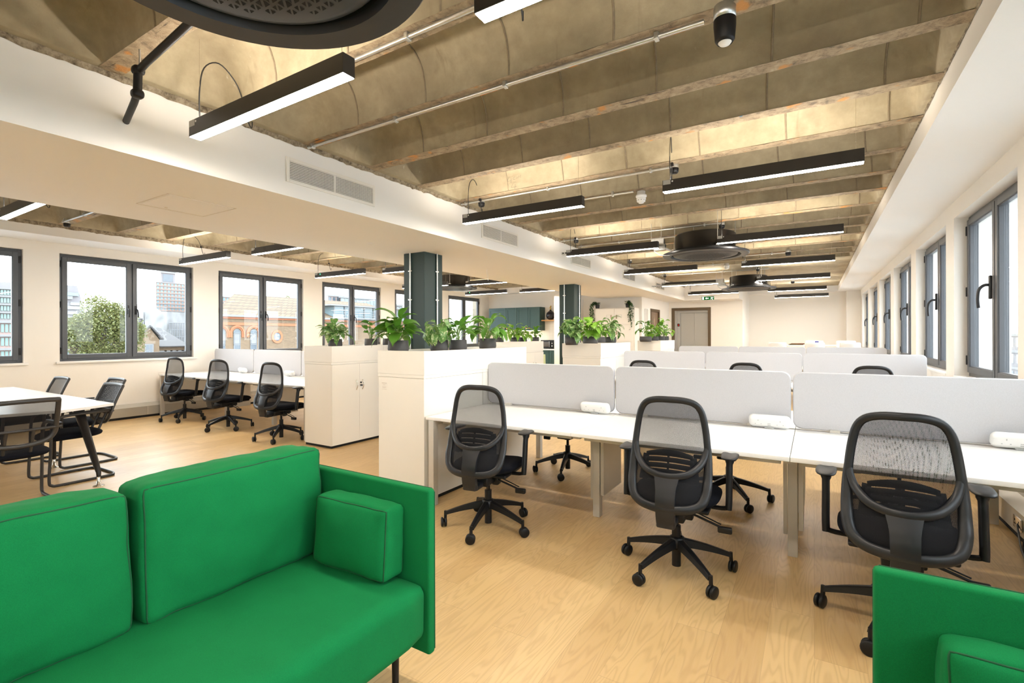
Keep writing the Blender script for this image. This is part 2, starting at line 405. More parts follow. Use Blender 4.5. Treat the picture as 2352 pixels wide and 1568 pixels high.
# concrete waffle slab
PITCH=.69; RB=.055; D=.33
def coffer(x0,x1,ya,yflat,yb,dl,dr):
    b=MB(); k0=math.floor((ya-2.65)/PITCH); xs=[]
    x=x0
    while x<x1-1e-6:
        xs.append(x); dd=min(x-x0,x1-x); x+= .02 if dd<.14 else (.035 if dd<.5 else .12)
    xs.append(x1)
    def e(x):
        q=min(max((x-x0-.10)/dl,0),1); p=min(max((x1-.06-x)/dr,0),1)
        f=lambda q:(1-(1-q)**2.3)**.5
        return f(q)*f(p)
    NV=16
    y=2.65+PITCH*k0; seamx=[]
    sx=-2.95-PITCH*20*.68/.69
    while sx<x1-.25:
        if sx>x0+.35: seamx.append(sx)
        sx+=.68
    while y<yflat:
        a,c=y+RB,y+PITCH-RB; mid=(a+c)/2; hw=(c-a)/2
        def P(i,j,off=0):
            s_=-math.cos(PI*j/NV); z=ZR+(D-off)*e(i)*(1-abs(s_)**3.0)**.55
            jag=.004*noise.noise(Vector((i*3,y*7,0)))*(1 if abs(s_)>.99 else .3)
            return (i,mid+s_*hw+jag,z+.004*noise.noise(Vector((i*2.3,(mid+s_*hw)*3,5))))
        vs=[P(x_,j) for x_ in xs for j in range(NV+1)]; fs=[]
        for i in range(len(xs)-1):
            for j in range(NV):
                q=i*(NV+1)+j; fs.append((q,q+1,q+NV+2,q+NV+1))
        b.add(vs,fs,0,True)
        for sx in seamx:
            xo=sx+.05*math.sin(y*5)
            b.tube([P(xo+.010*math.sin(j*.5+y),j,.007) for j in range(0,NV+1)],.0065,6,2,cap=False)
        # rib underside, jagged edges
        def Q(u,w_): 
            xx=x0+(x1-x0)*u; sg=(-1 if w_<.5 else 1)
            return (xx,y+sg*(RB+.006+.004*noise.noise(Vector((xx*5,y*3+sg*9,1)))+.010*max(0,noise.noise(Vector((xx*14,y*3+sg*9,4)))-.3)),ZR-.003+.002*noise.noise(Vector((xx*9,y,2))))
        b.grid(Q,160,1,1,False,True)
        for sg in (-1,1):
            pass
        y+=PITCH
    b.box(x0,x1,y-RB,yb,ZR,ZR+.05,0)
    return b
bm=coffer(BX1-.01,.71,Y0,11.8,19.4,.34,.16); struct(bm.build('ceiling',[conc,conc_r,seam_m]))
bl=coffer(-9.31,BX0+.01,Y0,13.0,14.3,.34,.3); struct(bl.build('ceiling_left_bay',[conc,conc_r,seam_m]))
# ragged concrete line where plaster meets slab
def rag(name,x,y0,y1,z0,z1,sgn,amp=.014):
    b=MB(); n=int((y1-y0)/.035)
    def P(u,v_):
        y=y0+(y1-y0)*u; zz=z0+amp*noise.noise(Vector((y*7,z0,1)))+amp*.9*noise.noise(Vector((y*23,z0,3))) if v_<.3 else (z0+z1)/2 if v_<.8 else z1
        xx=x+sgn*((.003 if v_<.3 else .018+.012*noise.noise(Vector((y*11,3,1)))) )
        return (xx,y,zz)
    b.grid(P,n,2,0,True,sgn>0); return struct(b.build(name,conc_e))
rag('trim_8',BX1,Y0,17.0,2.985,3.04,1); rag('trim_9',.70,Y0,19.3,3.012,3.05,-1,.008); rag('trim_10',-9.3,Y0,14.2,2.97,3.04,1); rag('trim_11',BX0,Y0,14.2,2.99,3.04,-1)
# ---- windows
def window(idx,side,y0,y1,handles=(1,1)):
    if side=='L': xf,dx,z0,z1=-10.03,-1,1.01,2.69
    else: xf,dx,z0,z1=1.43,1,.955,2.66
    root=bpy.data.objects.new('window_%d'%idx,None); COL.objects.link(root); root['kind']='structure'
    root.location=(xf,(y0+y1)/2,z0)
    h=z1-z0; w=y1-y0; hw=w/2
    def X(a,b): return (min(dx*a,dx*b),max(dx*a,dx*b))
    f=MB()
    def ring(b,ya,yb,za,zb,t_,xa,xb,r=.006):
        x_=X(xa,xb)
        b.box(x_[0],x_[1],ya,ya+t_,za,zb); b.box(x_[0],x_[1],yb-t_,yb,za,zb)
        b.box(x_[0],x_[1],ya+t_,yb-t_,za,za+t_); b.box(x_[0],x_[1],ya+t_,yb-t_,zb-t_,zb)
    ring(f,-hw,hw,0,h,.055,.0,.07); x_=X(0,.07); f.box(x_[0],x_[1],-.028,.028,.05,h-.05)
    f.build('window_frame',winf,root,bev=.004)
    for sg in (-1,1):
        ya,yb=(-hw+.04,-.012) if sg<0 else (.012,hw-.04)
        s=MB(); ring(s,ya,yb,.04,h-.04,.062,-.022,.045); ring(s,ya+.058,yb-.058,.098,h-.098,.012,-.012,.03); sa=s.build('sash',winf,root,bev=.004)
        g=MB(); x_=X(.018,.022); g.box(x_[0],x_[1],ya+.06,yb-.06,.1,h-.1); g.build('glass_pane',glass,sa)
        # handle
        hy=ya+.045 if sg>0 else yb-.045
        if side=='R' and sg<0: continue_=True
        else: continue_=False
        hb=MB(); x_=X(-.036,-.02); zc=h*.47
        hb.rbox(x_[0],x_[1],hy-.014,hy+.014,zc-.02,zc+.13,.006)
        hb.tube(smooth([(dx*-.03,hy,zc+.07),(dx*-.06,hy,zc+.068),(dx*-.085,hy+.004*sg,zc+.04),(dx*-.09,hy+.008*sg,zc-.02),(dx*-.085,hy+.01*sg,zc-.075)],4),[.011]*8+[.012]*9 if False else .0115,8,ry=.8)
        if not continue_:
            ho=hb.build('window_handle',framep if side=='R' else blackm,sa)
            if side=='R': ho.matrix_local=Matrix.Translation((0,hy,zc))@Matrix.Diagonal((1.35,1.5,1.45,1))@Matrix.Translation((0,-hy,-zc))
        # hinges
        yh=-hw+.03 if sg<0 else hw-.03
        hg=MB()
        for zz in (.12,h*.5,h-.2): x_=X(-.03,0); hg.rbox(x_[0],x_[1],yh-.012,yh+.012,zz,zz+.1,.004)
        hg.build('hinge',blackp,sa)
    sl=MB()
    if side=='L': sl.rbox(-.09,.105,-hw-.05,hw+.05,-.035,0,.008)
    else: sl.rbox(-.13,.06,-hw+.002,hw-.002,-.03,0,.008)
    sl.build('window_sill',paint_w,root)
n=1
for a,c in WL: window(n,'L',a,c); n+=1
for a,c in WR: window(n,'R',a,c); n+=1
# skirting trunking
b=MB(); b.prism([(-9.97,.04),(-9.875,.04),(-9.865,.19),(-9.93,.245),(-9.97,.245)],Y0,14.0,'y'); o=b.build('baseboard_left',trunk); struct(o)
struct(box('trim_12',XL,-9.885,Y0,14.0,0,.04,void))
b=MB(); b.prism([(1.31,.045),(1.185,.045),(1.18,.2),(1.25,.265),(1.31,.265)],Y0,19.2,'y'); struct(b.build('baseboard_right',trunk))
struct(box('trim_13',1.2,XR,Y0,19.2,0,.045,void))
b=MB()
for yy in (1.1,2.6,3.95,5.45): b.box(-9.875,-9.86,yy,yy+.004,.045,.19)
struct(b.build('trim_14',lam_edge))
# twin sockets on trunking
def socket(x,y,z,face,label,lab2=None):
    r=thing('twin_socket',label,'socket',(x,y,z))
    b=MB(); b.rbox(0 if face>0 else -.012,.012 if face>0 else 0,-.075,.075,-.043,.043,.005); b.build('face_plate',chrome if face<0 else blackp,r)
    for dy in (-.038,.038):
        b=MB(); x0,x1=(.012,.0135) if face>0 else (-.0135,-.012)
        b.box(x0,x1,dy-.003,dy+.003,.008,.02); b.box(x0,x1,dy-.013,dy-.006,-.014,-.010); b.box(x0,x1,dy+.006,dy+.013,-.014,-.010)
        b.build('outlet_slots',void,r)
    return r
socket(1.183,4.62,.125,-1,'chrome twin wall socket low on silver trunking at right, near the black cable')
socket(-9.868,5.05,.12,1,'black twin socket on left wall trunking behind the leftmost task chair')
# columns
def column(x0,x1,y0,y1,label):
    r=thing('dark_green_column',label,'column',((x0+x1)/2,(y0+y1)/2,0),0)
    hx,hy=(x1-x0)/2,(y1-y0)/2; c=.008
    b=MB(); b.prism([(-hx,-hy),(hx-c,-hy),(hx,-hy+c),(hx,hy),(-hx,hy)],0,ZB,'z'); b.build('column_shaft',green_p,r)
    for (px,py) in ((-hx+.13,-hy-.014),(hx+.014,-hy+.25)):
        t_=MB(); t_.tube([(px,py,.0),(px,py,ZB)],.0125,10); cd=t_.build('conduit_pipe',galv,r)
        for z in (1.9,2.3):
            q=MB(); 
            if py<-hy: q.rbox(px-.035,px+.035,py-.008,py+.02,z-.01,z+.01,.004)
            else: q.rbox(px-.02,px+.008,py-.035,py+.035,z-.01,z+.01,.004)
            q.build('saddle_clip',chrome,cd)
    return r
column(-4.907,-4.53,5.09,5.47,'dark green square column with two steel pipes, nearer one behind planters')
column(-4.935,-4.57,10.11,10.48,'dark green square column with two steel pipes, farther one by the kitchen')
# ceiling grilles on the beam face
def grille(ya,yb,z0,z1,label,vert):
    r=thing('air_grille',label,'air vent',(BX1,(ya+yb)/2,(z0+z1)/2),0,'air vents along the white beam')
    hw,hh=(yb-ya)/2,(z1-z0)/2; f=.028
    b=MB(); b.box(0,.012,-hw,-hw+f,-hh,hh); b.box(0,.012,hw-f,hw,-hh,hh); b.box(0,.012,-hw+f,hw-f,-hh,-hh+f); b.box(0,.012,-hw+f,hw-f,hh-f,hh); b.box(0,.011,-.01,.01,-hh+f,hh-f)
    fr_=b.build('grille_frame',lam,r,bev=.002)
    box('duct_opening',.0005,.002,-hw+f,hw-f,-hh+f,hh-f,void,r)
    b=MB(); z=-hh+f+.006
    while z<hh-f-.004: b.box(.004,.010,-hw+f,hw-f,z,z+.0055); z+=.0135
    if vert:
        y=-hw+f+.006
        while y<hw-f: b.box(.002,.006,y,y+.003,-hh+f,hh-f); y+=.012
    b.build('louvre_blades',lam,r)
for i,(a,c,z0,z1,l,v_) in enumerate([(2.45,3.40,2.665,2.87,'nearest white double air vent on the beam face',1),(5.22,6.14,2.67,2.87,'second air vent along the beam, above the dark column',1),(7.98,8.88,2.67,2.86,'third air vent along the beam, partly below a pendant',1),(10.75,11.65,2.67,2.86,'fourth air vent along the beam, next but one to the far end',0),(13.5,14.4,2.67,2.86,'farthest small air vent on the beam face',0)]): grille(a,c,z0,z1,l,v_)
# access hatch in beam soffit
r=thing('access_hatch','flush white access hatch with round lock under the wide beam','access hatch',(-4.7,2.19,ZB))
b=MB()
for (x0,x1,y0,y1) in ((-.285,.285,-.275,-.27),(-.285,.285,.27,.275),(-.285,-.28,-.275,.275),(.28,.285,-.275,.275)): b.box(x0,x1,y0,y1,-.003,0)
b.build('hatch_edge',lam_edge,r)
b=MB(); b.box(-.265,.265,-.255,.255,-.0025,0); b.build('hatch_panel',paint_w,r); b=MB(); b.cyl((-.2,-.08,0),.012,-.008,0); b.build('lock',lam_edge,r)
# ---- pendants
KP=1.045; LENP=1.38*KP
def pendant_proto():
    r=thing('linear_pendant_light','x','pendant light',(0,0,0))
    L=LENP
    b=MB(); b.box(0,L,-.036,.036,.003,.10); b.build('housing',housing,r,bev=.0015)
    box('diffuser',.004,L-.004,-.032,.032,0,.004,led,r)
    b=MB(); b.add([(.03,-.026,.1006),(L-.03,-.026,.1006),(L-.03,.026,.1006),(.03,.026,.1006)],[(0,1,2,3)]); b.build('uplight_lens',led_up,r)
    b=MB(); b.box(.006,.07,-.0375,-.036,.06,.098); q=b.build('end_label',grey_p,r); b=MB(); b.cyl((.085,.082,.0365),.007,0,.0015,12,M=Matrix.Rotation(R(90),4,'X')); b.build('indicator',white_p,q)
    for x in (.055,L-.05):
        t_=MB(); t_.tube([(x,0,.1),(x,0,.62)],.0012,5); t_.build('suspension_wire',chrome,r)
    pts=smooth([(.06,0,.1),(.055,0,.28),(.05,.03,.45),(.035,.13,.53),(.01,.25,.47),(0,.31,.36),(-.01,.34,.27),(-.015,.365,.22),(-.025,.385,.215),(-.028,.39,.26)],5)
    t_=MB(); t_.tube(pts,.0042,6); c=t_.build('power_cable',cable_b,r)
    t_=MB(); t_.rbox(-.012,.012,.30,.325,.33,.36,.004); t_.build('plug',blackp,c)
    return r
P0=pendant_proto(); first=True
YA=[1.535,4.235,6.83,9.5,12.35,15.35]; YBb=[1.52,4.2,6.92,9.5,12.2,15.4,18.2]
an=['nearest pendant light over the green sofa, its power cable looped up','second pendant light from the camera in the left row of main bay','third pendant light from camera in left row, just left of an air unit','fourth pendant light from camera in the left row by the beam','fifth pendant light from camera in left row, joined to far air unit','farthest pendant light in left row, above the exit sign']
bn=['pendant light cropped by top edge of the photo beside large air unit','second pendant light in the window-side row, long and bright at right','third pendant light in the window-side row, in front of air unit','fourth pendant light in the window-side row, under the ribs','fifth pendant light in window-side row, in front of far air unit','sixth pendant light in window-side row, just right of far air unit','farthest small pendant light in the window-side row before back wall']
lights=[(-3.2,y,2.6,l) for y,l in zip(YA,an)]+[(-1.075,y,2.6,l) for y,l in zip(YBb,bn)]
lights+=[(-7.06,1.55,2.6,'pendant light cropped by the left edge of the photo under the left bay'),
 (-7.06,4.19,2.6,'pendant light half hidden by the beam, above the second left window'),(-7.06,6.77,2.6,'pendant light left of the near green column'),
 (-7.06,9.42,2.6,'pendant light right of near green column, tucked behind the beam edge'),(-7.0,11.84,2.6,'pendant light above the teal kitchen wall cupboards'),
 (-9.05,4.12,2.6,'pendant light nearest the left windows, above second window'),(-8.82,6.58,2.6,'pendant light with a green indicator above third left window'),
 (-8.9,9.2,2.6,'pendant light whose tip shows beside near green column'),(-8.83,11.75,2.6,'pendant light with green indicator by last left window'),
 (-3.2,-1.25,2.6,'added unseen pendant light behind the camera in the left row, brightening the near end'),(-1.075,-1.25,2.6,'added unseen pendant light behind the camera in the window-side row, brightening the near end')]  # both are out of view, added to brighten the near end of the room
for i,(x,y,z,l) in enumerate(lights):
    k_=KP if y<17 and x>-8.5 else (1.0 if x<-8.5 else .97)
    x*=k_; y*=k_; z=H+(z-H)*k_
    g='linear pendant lights in rows'
    if first: P0.location=(x,y,z); P0['label']=l; P0['group']=g; first=False; o=P0
    else: o=dup(P0,(x,y,z),0,l,g)
    if 'green indicator' in l:
        q=MB(); q.cyl((.17,.07,.0365),.01,0,.002,12,M=Matrix.Rotation(R(90),4,'X')); q.build('green_indicator_lamp',led_green,o)
# ---- ceiling air units
def cassette():
    r=thing('round_ceiling_air_unit','x','air conditioner',(0,0,0))
    b=MB(); b.lathe([(.60,.034),(.60,.012)],72); b.lathe([(.60,.012),(.592,.002)],72); b.lathe([(.592,.002),(.49,.0)],72); b.lathe([(.49,.0),(.478,.03)],72); b.lathe([(.60,.034),(.44,.055)],64)
    b.build('trim_ring',framep,r)
    b=MB(); b.lathe([(.478,.03),(.478,.08),(.40,.085)],56); b.build('air_slot',void,r)
    b=MB(); b.lathe([(0,-.012),(.30,-.012),(.40,-.004),(.438,.008),(.455,.024),(.44,.05)],64); b.build('centre_panel',framep,r)
    b=MB(); s=.043; hgt=s
    for i in range(-9,10):
        for j in range(-9,10):
            cx,cy=(i+(.5 if j%2 else 0))*s,j*hgt
            rr=math.hypot(cx,cy)
            if rr>.355: continue
            a=s*.40*(1 if rr<.30 else .75); zz=-.0135+max(0,(rr-.28))**2*1.0
            b.add([(cx-a,cy-a,zz),(cx+a*.6,cy-a,zz),(cx-a,cy+a*.6,zz)],[(0,1,2)])
            b.add([(cx+a,cy+a,zz),(cx-a*.6,cy+a,zz),(cx+a,cy-a*.6,zz)],[(0,1,2)])
    b.build('grille_holes',void,r)
    b=MB(); b.lathe([(.42,.05),(.42,.30),(.40,.32),(0,.32)],40); b.build('unit_body',blackm,r)
    for a in (20,110,200,290):
        x,y=.45*math.cos(R(a)),.45*math.sin(R(a)); q=MB(); q.box(x-.02,x+.02,y-.02,y+.02,.05,.10); w=q.build('bracket',white_p,r)
        q=MB(); q.tube([(x,y,.1),(x,y,.55)],.004,6); q.build('threaded_rod',galv,w)
    return r
C0=cassette(); C0.location=(-1.475,.811,2.6); C0['label']='huge black round air unit cropped by top edge of the photo'; C0['group']='round ceiling air units'
dup(C0,(-1.37,7.72,2.575),.2,'black round air unit between pendants, middle of the main bay','round ceiling air units')
dup(C0,(-1.34,13.15,2.50),.4,'farther black round air unit in the main bay','round ceiling air units')
dup(C0,(-7.9,10.0,2.60),.1,'black round air unit half hidden behind the near green column','round ceiling air units')
# pipe cluster beside the mid units
def pipes(x,y,z,label):
    r=thing('refrigerant_pipe_bundle',label,'pipes',(x,y,z))
    b=MB(); b.box(-.28,-.12,-.04,.04,.02,.10); b.box(-.34,-.16,.05,.13,.1,.2); b.build('bracket_rail',galv,r)
    b=MB(); b.tube(smooth([(-.30,-.02,.05),(-.18,-.03,.06),(-.05,-.02,.0),(.02,0,-.03)],5),.014,8); b.tube(smooth([(-.30,.02,.02),(-.2,.02,-.05),(-.08,.03,-.06),(0,.03,-.04)],5),.006,6); b.build('copper_pipe',grey_p,r)
    b=MB(); b.tube([(-.33,0,.1),(-.33,0,.42)],.004,6); b.tube([(-.2,.06,.1),(-.2,.06,.42)],.004,6); b.build('threaded_rod',galv,r); return r
pipes(-1.72,7.3,2.63,'grey pipes and bracket entering left side of middle air unit')
pipes(-1.68,12.75,2.56,'grey pipes and bracket entering left side of far air unit')
r=thing('cable_tray','perforated steel cable tray running left of the far air unit','cable tray',(-3.6,12.9,2.66))
b=MB(); b.box(0,1.7,-.06,.06,0,.004); b.box(0,1.7,-.06,-.055,0,.03); b.box(0,1.7,.055,.06,0,.03); b.build('tray',galv,r)
b=MB()
for i in range(34): b.box(.02+i*.05,.045+i*.05,-.03,.03,-.001,0)
b.build('slot',void,r)
r=thing('cable_tray','short perforated steel bracket poking out of beam face above third vent','bracket',(-3.67,7.62,2.78)); b=MB(); b.box(0,.22,-.02,.02,0,.04); b.build('tray',galv,r); b=MB(); [b.rbox(.02+i*.05,.045+i*.05,-.021,-.02,.01,.03,.002) for i in range(4)]; b.build('slot',void,r)
# ---- conduits, ceiling roses, sensors
def conduit(x0,x1,y,z,label,rose=(),r_=.0125):
    r=thing('steel_conduit',label,'conduit',(x0,y,z),0)
    b=MB(); b.tube([(0,0,0),(x1-x0,0,0)],r_,10); b.build('pipe',galv,r)
    n=max(2,int((x1-x0)/.85)+1)
    for i in range(n):
        x=.06+(x1-x0-.3)*i/(n-1); q=MB(); q.rbox(x-.012,x+.012,-.02,.02,-.018,.02,.004); q.rbox(x-.012,x+.012,-.008,.008,.0,.04,.003); q.build('saddle_clip',galv,r)
    return r
def rose(x,y,z,label,big=1.0,up=True):
    r=thing('ceiling_rose',label,'ceiling outlet',(x,y,z)); k=big
    b=MB(); b.lathe([(0,.055*k),(.036*k,.055*k),(.038*k,.02*k),(.036*k,.0)],24); b.build('box_top',galv,r)
    b=MB(); b.lathe([(.036*k,0),(.040*k,-.005*k),(.036*k,-.04*k),(.026*k,-.05*k),(0,-.05*k)],24); b.build('outlet_cap',blackp,r); return r
def sensor(x,y,z,label):
    r=thing('ceiling_sensor',label,'sensor',(x,y,z))
    b=MB(); b.lathe([(0,.065),(.052,.065),(.052,.0),(.05,0)],28); b.build('mount',galv,r)
    b=MB(); b.lathe([(.052,0),(.052,-.03),(.046,-.10),(.036,-.115),(.03,-.112)],28); b.build('sensor_body',blackp,r)
    b=MB(); b.lathe([(.032,-.112),(.024,-.122),(0,-.125)],20); b.build('lens',white_p,r); return r
CZ=2.995
conduit(-3.64,-.47,2.64,CZ,'long steel conduit pipe along the rib leading to large ceiling sensor')
conduit(-3.60,-.75,1.94,CZ,'steel conduit pipe behind the nearest pendant light')
conduit(-3.64,-1.10,4.76,CZ,'steel conduit pipe above second pendant of left row, with loop cable')
conduit(-3.2,-1.70,5.35,CZ,'steel conduit pipe leading to the nearest white smoke detector')
conduit(-3.64,-1.1,7.52,CZ,'steel conduit pipe above third pendant of left row')
conduit(-3.60,-1.9,8.15,CZ,'steel conduit pipe ending at a grey box beside middle air unit')
conduit(-3.6,-.45,10.9,CZ,'steel conduit pipe passing behind the middle air unit')
conduit(-3.55,-1.7,11.9,CZ,'steel conduit pipe to smoke detector behind middle air unit')
conduit(-3.5,-.9,13.3,2.99,'steel conduit pipe in front of the far air unit')
conduit(-8.9,-7.2,2.55,CZ,'steel conduit pipe in left bay above gap between left windows')
conduit(-7.4,-5.8,4.76,CZ,'steel conduit pipe in left bay above second pendant')
conduit(-7.4,-5.8,7.46,CZ,'steel conduit pipe in left bay left of near column')
rose(-1.12,4.78,2.985,'ceiling outlet feeding the second window-side pendant'); rose(-3.37,4.80,2.985,'ceiling outlet feeding the second pendant in left row')
rose(-3.36,7.52,2.985,'ceiling outlet feeding the third pendant in left row'); rose(-1.12,7.62,2.985,'ceiling outlet above middle air unit and window-side pendant')
rose(-3.35,10.31,2.985,'ceiling outlet feeding the fourth pendant in left row'); rose(-1.12,10.33,2.985,'ceiling outlet just right of the middle air unit rim')
rose(-3.37,13.29,2.985,'ceiling outlet feeding the fifth pendant in left row'); rose(-1.13,13.15,2.98,'ceiling outlet feeding the fifth window-side pendant')
rose(-7.40,4.76,CZ-.02,'ceiling outlet in left bay with looped cable above second left window'); rose(-8.85,2.58,CZ-.02,'ceiling outlet at left end of the left bay conduit'); rose(-7.41,7.46,CZ-.02,'ceiling outlet in left bay just left of near column')
rose(-7.35,12.76,CZ-.02,'ceiling outlet in left bay above kitchen pendant')
sensor(-.37,2.62,2.96,'large ceiling sensor with grey mount and black body at conduit end'); 
rose(-.41,10.9,CZ,'small black sensor at conduit end right of middle air unit',1.3); rose(-.52,16.9,CZ,'small black sensor at conduit end by far air unit',1.3)
def smoke(x,y,label):
    r=thing('smoke_detector',label,'smoke detector',(x,y,2.97))
    b=MB(); b.lathe([(0,.03),(.045,.03),(.045,-.01),(.058,-.012),(.06,-.03),(.05,-.04)],28); b.build('base',white_p,r)
    b=MB(); b.lathe([(.05,-.04),(.052,-.06),(.045,-.085),(.03,-.09),(.028,-.1),(0,-.1)],28); q=b.build('detector_head',white_p,r)
    b=MB()
    for i in range(10):
        a=2*PI*i/10; b.box(.046*math.cos(a)-.004,.046*math.cos(a)+.004,.046*math.sin(a)-.004,.046*math.sin(a)+.004,-.075,-.068)
    b.build('vent_slot',void,q); return r
smoke(-1.63,5.41,'white smoke detector at conduit end, nearest in main bay'); smoke(-1.65,11.9,'white smoke detector just below right rim of middle air unit'); smoke(-6.05,4.85,'white smoke detector at beam edge in left bay')
# black drain pipe
r=thing('black_drain_pipe','black plastic drain pipe with elbow running from huge air unit into beam','pipe',(-3.25,1.26,2.9))
b=MB(); b.tube([(1.35,-.1,.03),(.1,0,.02),(.0,0,.0)],.019,12); b.tube([(0,0,.01),(-.01,.0,-.12)],.022,12); b.tube([(-.01,0,-.12),(-.1,.02,-.14),(-.43,.1,-.15)],.019,12); b.rbox(-.03,.03,-.03,.03,-.02,.03,.02); b.rbox(-.04,.02,-.03,.03,-.15,-.1,.02); b.build('pipe',blackp,r)
b=MB(); b.tube([(.02,0,.03),(.02,0,.14)],.006,8); b.build('hanger_rod',galv,r)
# pencil writing on the rib
wm=simple('pencil_mark',(.10,.09,.07,1),.8)
b=MB()
def stroke(pts): b.tube([(x,4.615+ (0.0),z) for x,z in pts],.0016,4)
ox,oz=-2.87,3.16
for pts in ([(0,0),(-.018,-.07),(.03,-.065)],[(.03,-.03),(.026,-.10)],[(.085,-.02),(.06,-.03),(.055,-.05),(.08,-.055)],[(.10,-.055),(.105,-.02),(.118,-.05),(.13,-.015),(.145,-.05),(.155,-.01)],[(.05,-.12),(.03,-.17),(.10,-.165)],[(.085,-.13),(.075,-.20)]):
    stroke([(ox+x,oz+z*.75) for x,z in pts])
o=b.build('pencil_writing',wm); tag(o,'pencil writing 4 cm and 4 on bright concrete rib','writing')
# exit sign
r=thing('exit_sign','green emergency exit sign with white left arrow and running man','exit sign',(-2.93,16.9,2.59))
b=MB(); b.rbox(-.20,.20,-.012,.012,-.062,.062,.004); b.build('sign_casing',white_p,r)
sg=emit('exit_sign_green',(.01,.10,.02,1),1.2); sw=emit('exit_sign_white',(1,1,.95,1),1.6)
box('green_panel',-.192,.192,-.0135,-.012,-.054,.054,sg,r)
b=MB(); b.prism([(-.08,0),(-.035,.032),(-.035,.011),(.025,.011),(.025,-.011),(-.035,-.011),(-.035,-.032)],-.015,-.0135,'y'); b.build('arrow',sw,r)
b=MB(); b.box(-.172,-.125,-.015,-.0135,-.044,.044); b.build('doorway_symbol',sw,r)
b=MB(); b.cyl((.138,-.04,.0135),.009,0,.0015,14,M=Matrix.Rotation(R(90),4,'X'))
for p in ([(.13,.025),(.115,-.005)],[(.13,.022),(.10,.018),(.09,.03)],[(.132,.022),(.155,.01),(.168,.02)],[(.118,-.005),(.10,-.02),(.085,-.03)],[(.116,-.005),(.14,-.022),(.15,-.045)]): b.tube([(x,-.0145,z) for x,z in p],.006,6)
b.build('running_man',sw,r)
b=MB(); b.box(-.15,.15,-.02,.02,.062,.07); b.tube([(-.12,0,.06),(-.12,0,-.04+.0)],.001,4); b.build('hanging_bracket',white_p,r)
r.location=(-2.93,17.0,2.595)
# ================================================================== FURNITURE
# ---- desks
DX=[-2.745,-1.428,-.111,1.19]
def desk(x0,x1,yf,ys,label,group,legs,z=.73,pad=True):
    # yf = front edge, ys = screen side edge
    sg=1 if ys>yf else -1; d=abs(ys-yf)
    r=thing('office_desk',label,'desk',(x0,yf,0),0,group); w=x1-x0
    b=MB(); y0,y1=sorted((0,sg*d)); b.rbox(.0015,w-.0015,y0,y1,z-.026,z,.003,2); b.build('desktop',desk_w,r)
    b=MB(); ya,yb=sorted((sg*.10,sg*(d-.05))); b.box(.05,w-.05,ya+.02,ya+.06,z-.07,z-.027); b.build('support_rail',steel_w,r)
    for kind in legs:
        l=MB()
        if kind=='L0': l.rbox(.03,.085,min(0,sg*.06)+.0,max(0,sg*.06),0,z-.027,.004,2); l.box(.03,.085,min(sg*.06,sg*d),max(sg*.06,sg*d),z-.067,z-.027)
        if kind=='R0': l.rbox(w-.085,w-.03,min(0,sg*.06),max(0,sg*.06),0,z-.027,.004,2); l.box(w-.085,w-.03,min(sg*.06,sg*d),max(sg*.06,sg*d),z-.067,z-.027)
        if kind=='M':   # recessed leg at the joint with its cable riser panel
            l.rbox(w-.03,w+.025,sg*.50-.03,sg*.50+.03,0,z-.027,.004,2)
            q=MB(); q.box(w+.03,w+.055,sg*.50-.02,sg*.50+.38*sg,.17,z-.03) if sg>0 else q.box(w+.03,w+.055,sg*.50-.38,sg*.50+.02,.17,z-.03); q.box(w-.055,w-.033,sg*.5-.01,sg*.5+.012,.13,z-.03); l.box(w-.03,w+.025,min(sg*.1,sg*.9),max(sg*.1,sg*.9),z-.06,z-.027)
            q.build('cable_riser_panel',steel_w,r)
        l.build('leg',steel_w,r)
    return r
def screen(x0,x1,y,z0,z1,label,group,mat=None):
    r=thing('desk_screen',label,'desk divider',((x0+x1)/2,y,z0),0,group)
    hw=(x1-x0)/2-.006; h=z1-z0; rad=.055
    b=MB(); poly=[]
    for cx,cz,a0 in ((hw-rad,rad,-90),(hw-rad,h-rad,0),(-hw+rad,h-rad,90),(-hw+rad,rad,180)):
        for k in range(9): a=R(a0+k*90/8); poly.append((cx+rad*math.cos(a),cz+rad*math.sin(a)))
    t_=.016
    def inset(d): 
        return [(px*(1-d/hw) , (pz-h/2)*(1-d/(h/2))+h/2) for px,pz in poly]
    b.prism(poly,-t_+.006,t_-.006,'y',0,True); P2=inset(.006)
    n=len(poly)
    for s_,y_in,y_out in ((-1,-t_+.006,-t_),(1,t_-.006,t_)):
        vs=[(a,y_in,c) for a,c in poly]+[(a,y_out,c) for a,c in P2]; fs=[(i,(i+1)%n,n+(i+1)%n,n+i) for i in range(n)]
        b.add(vs,[f[::-1] if s_>0 else f for f in fs],0,True); b.add([(a,y_out,c) for a,c in P2],[tuple(range(n)) if s_<0 else tuple(range(n-1,-1,-1))])
    b.build('fabric_panel',scr,r,fix=True)
    for x in (-hw+.25,hw-.25):
        c=MB(); c.box(x-.03,x+.03,-.045,.045,-.0068,.012); c.build('screen_clamp',steel_w,r)
    return r
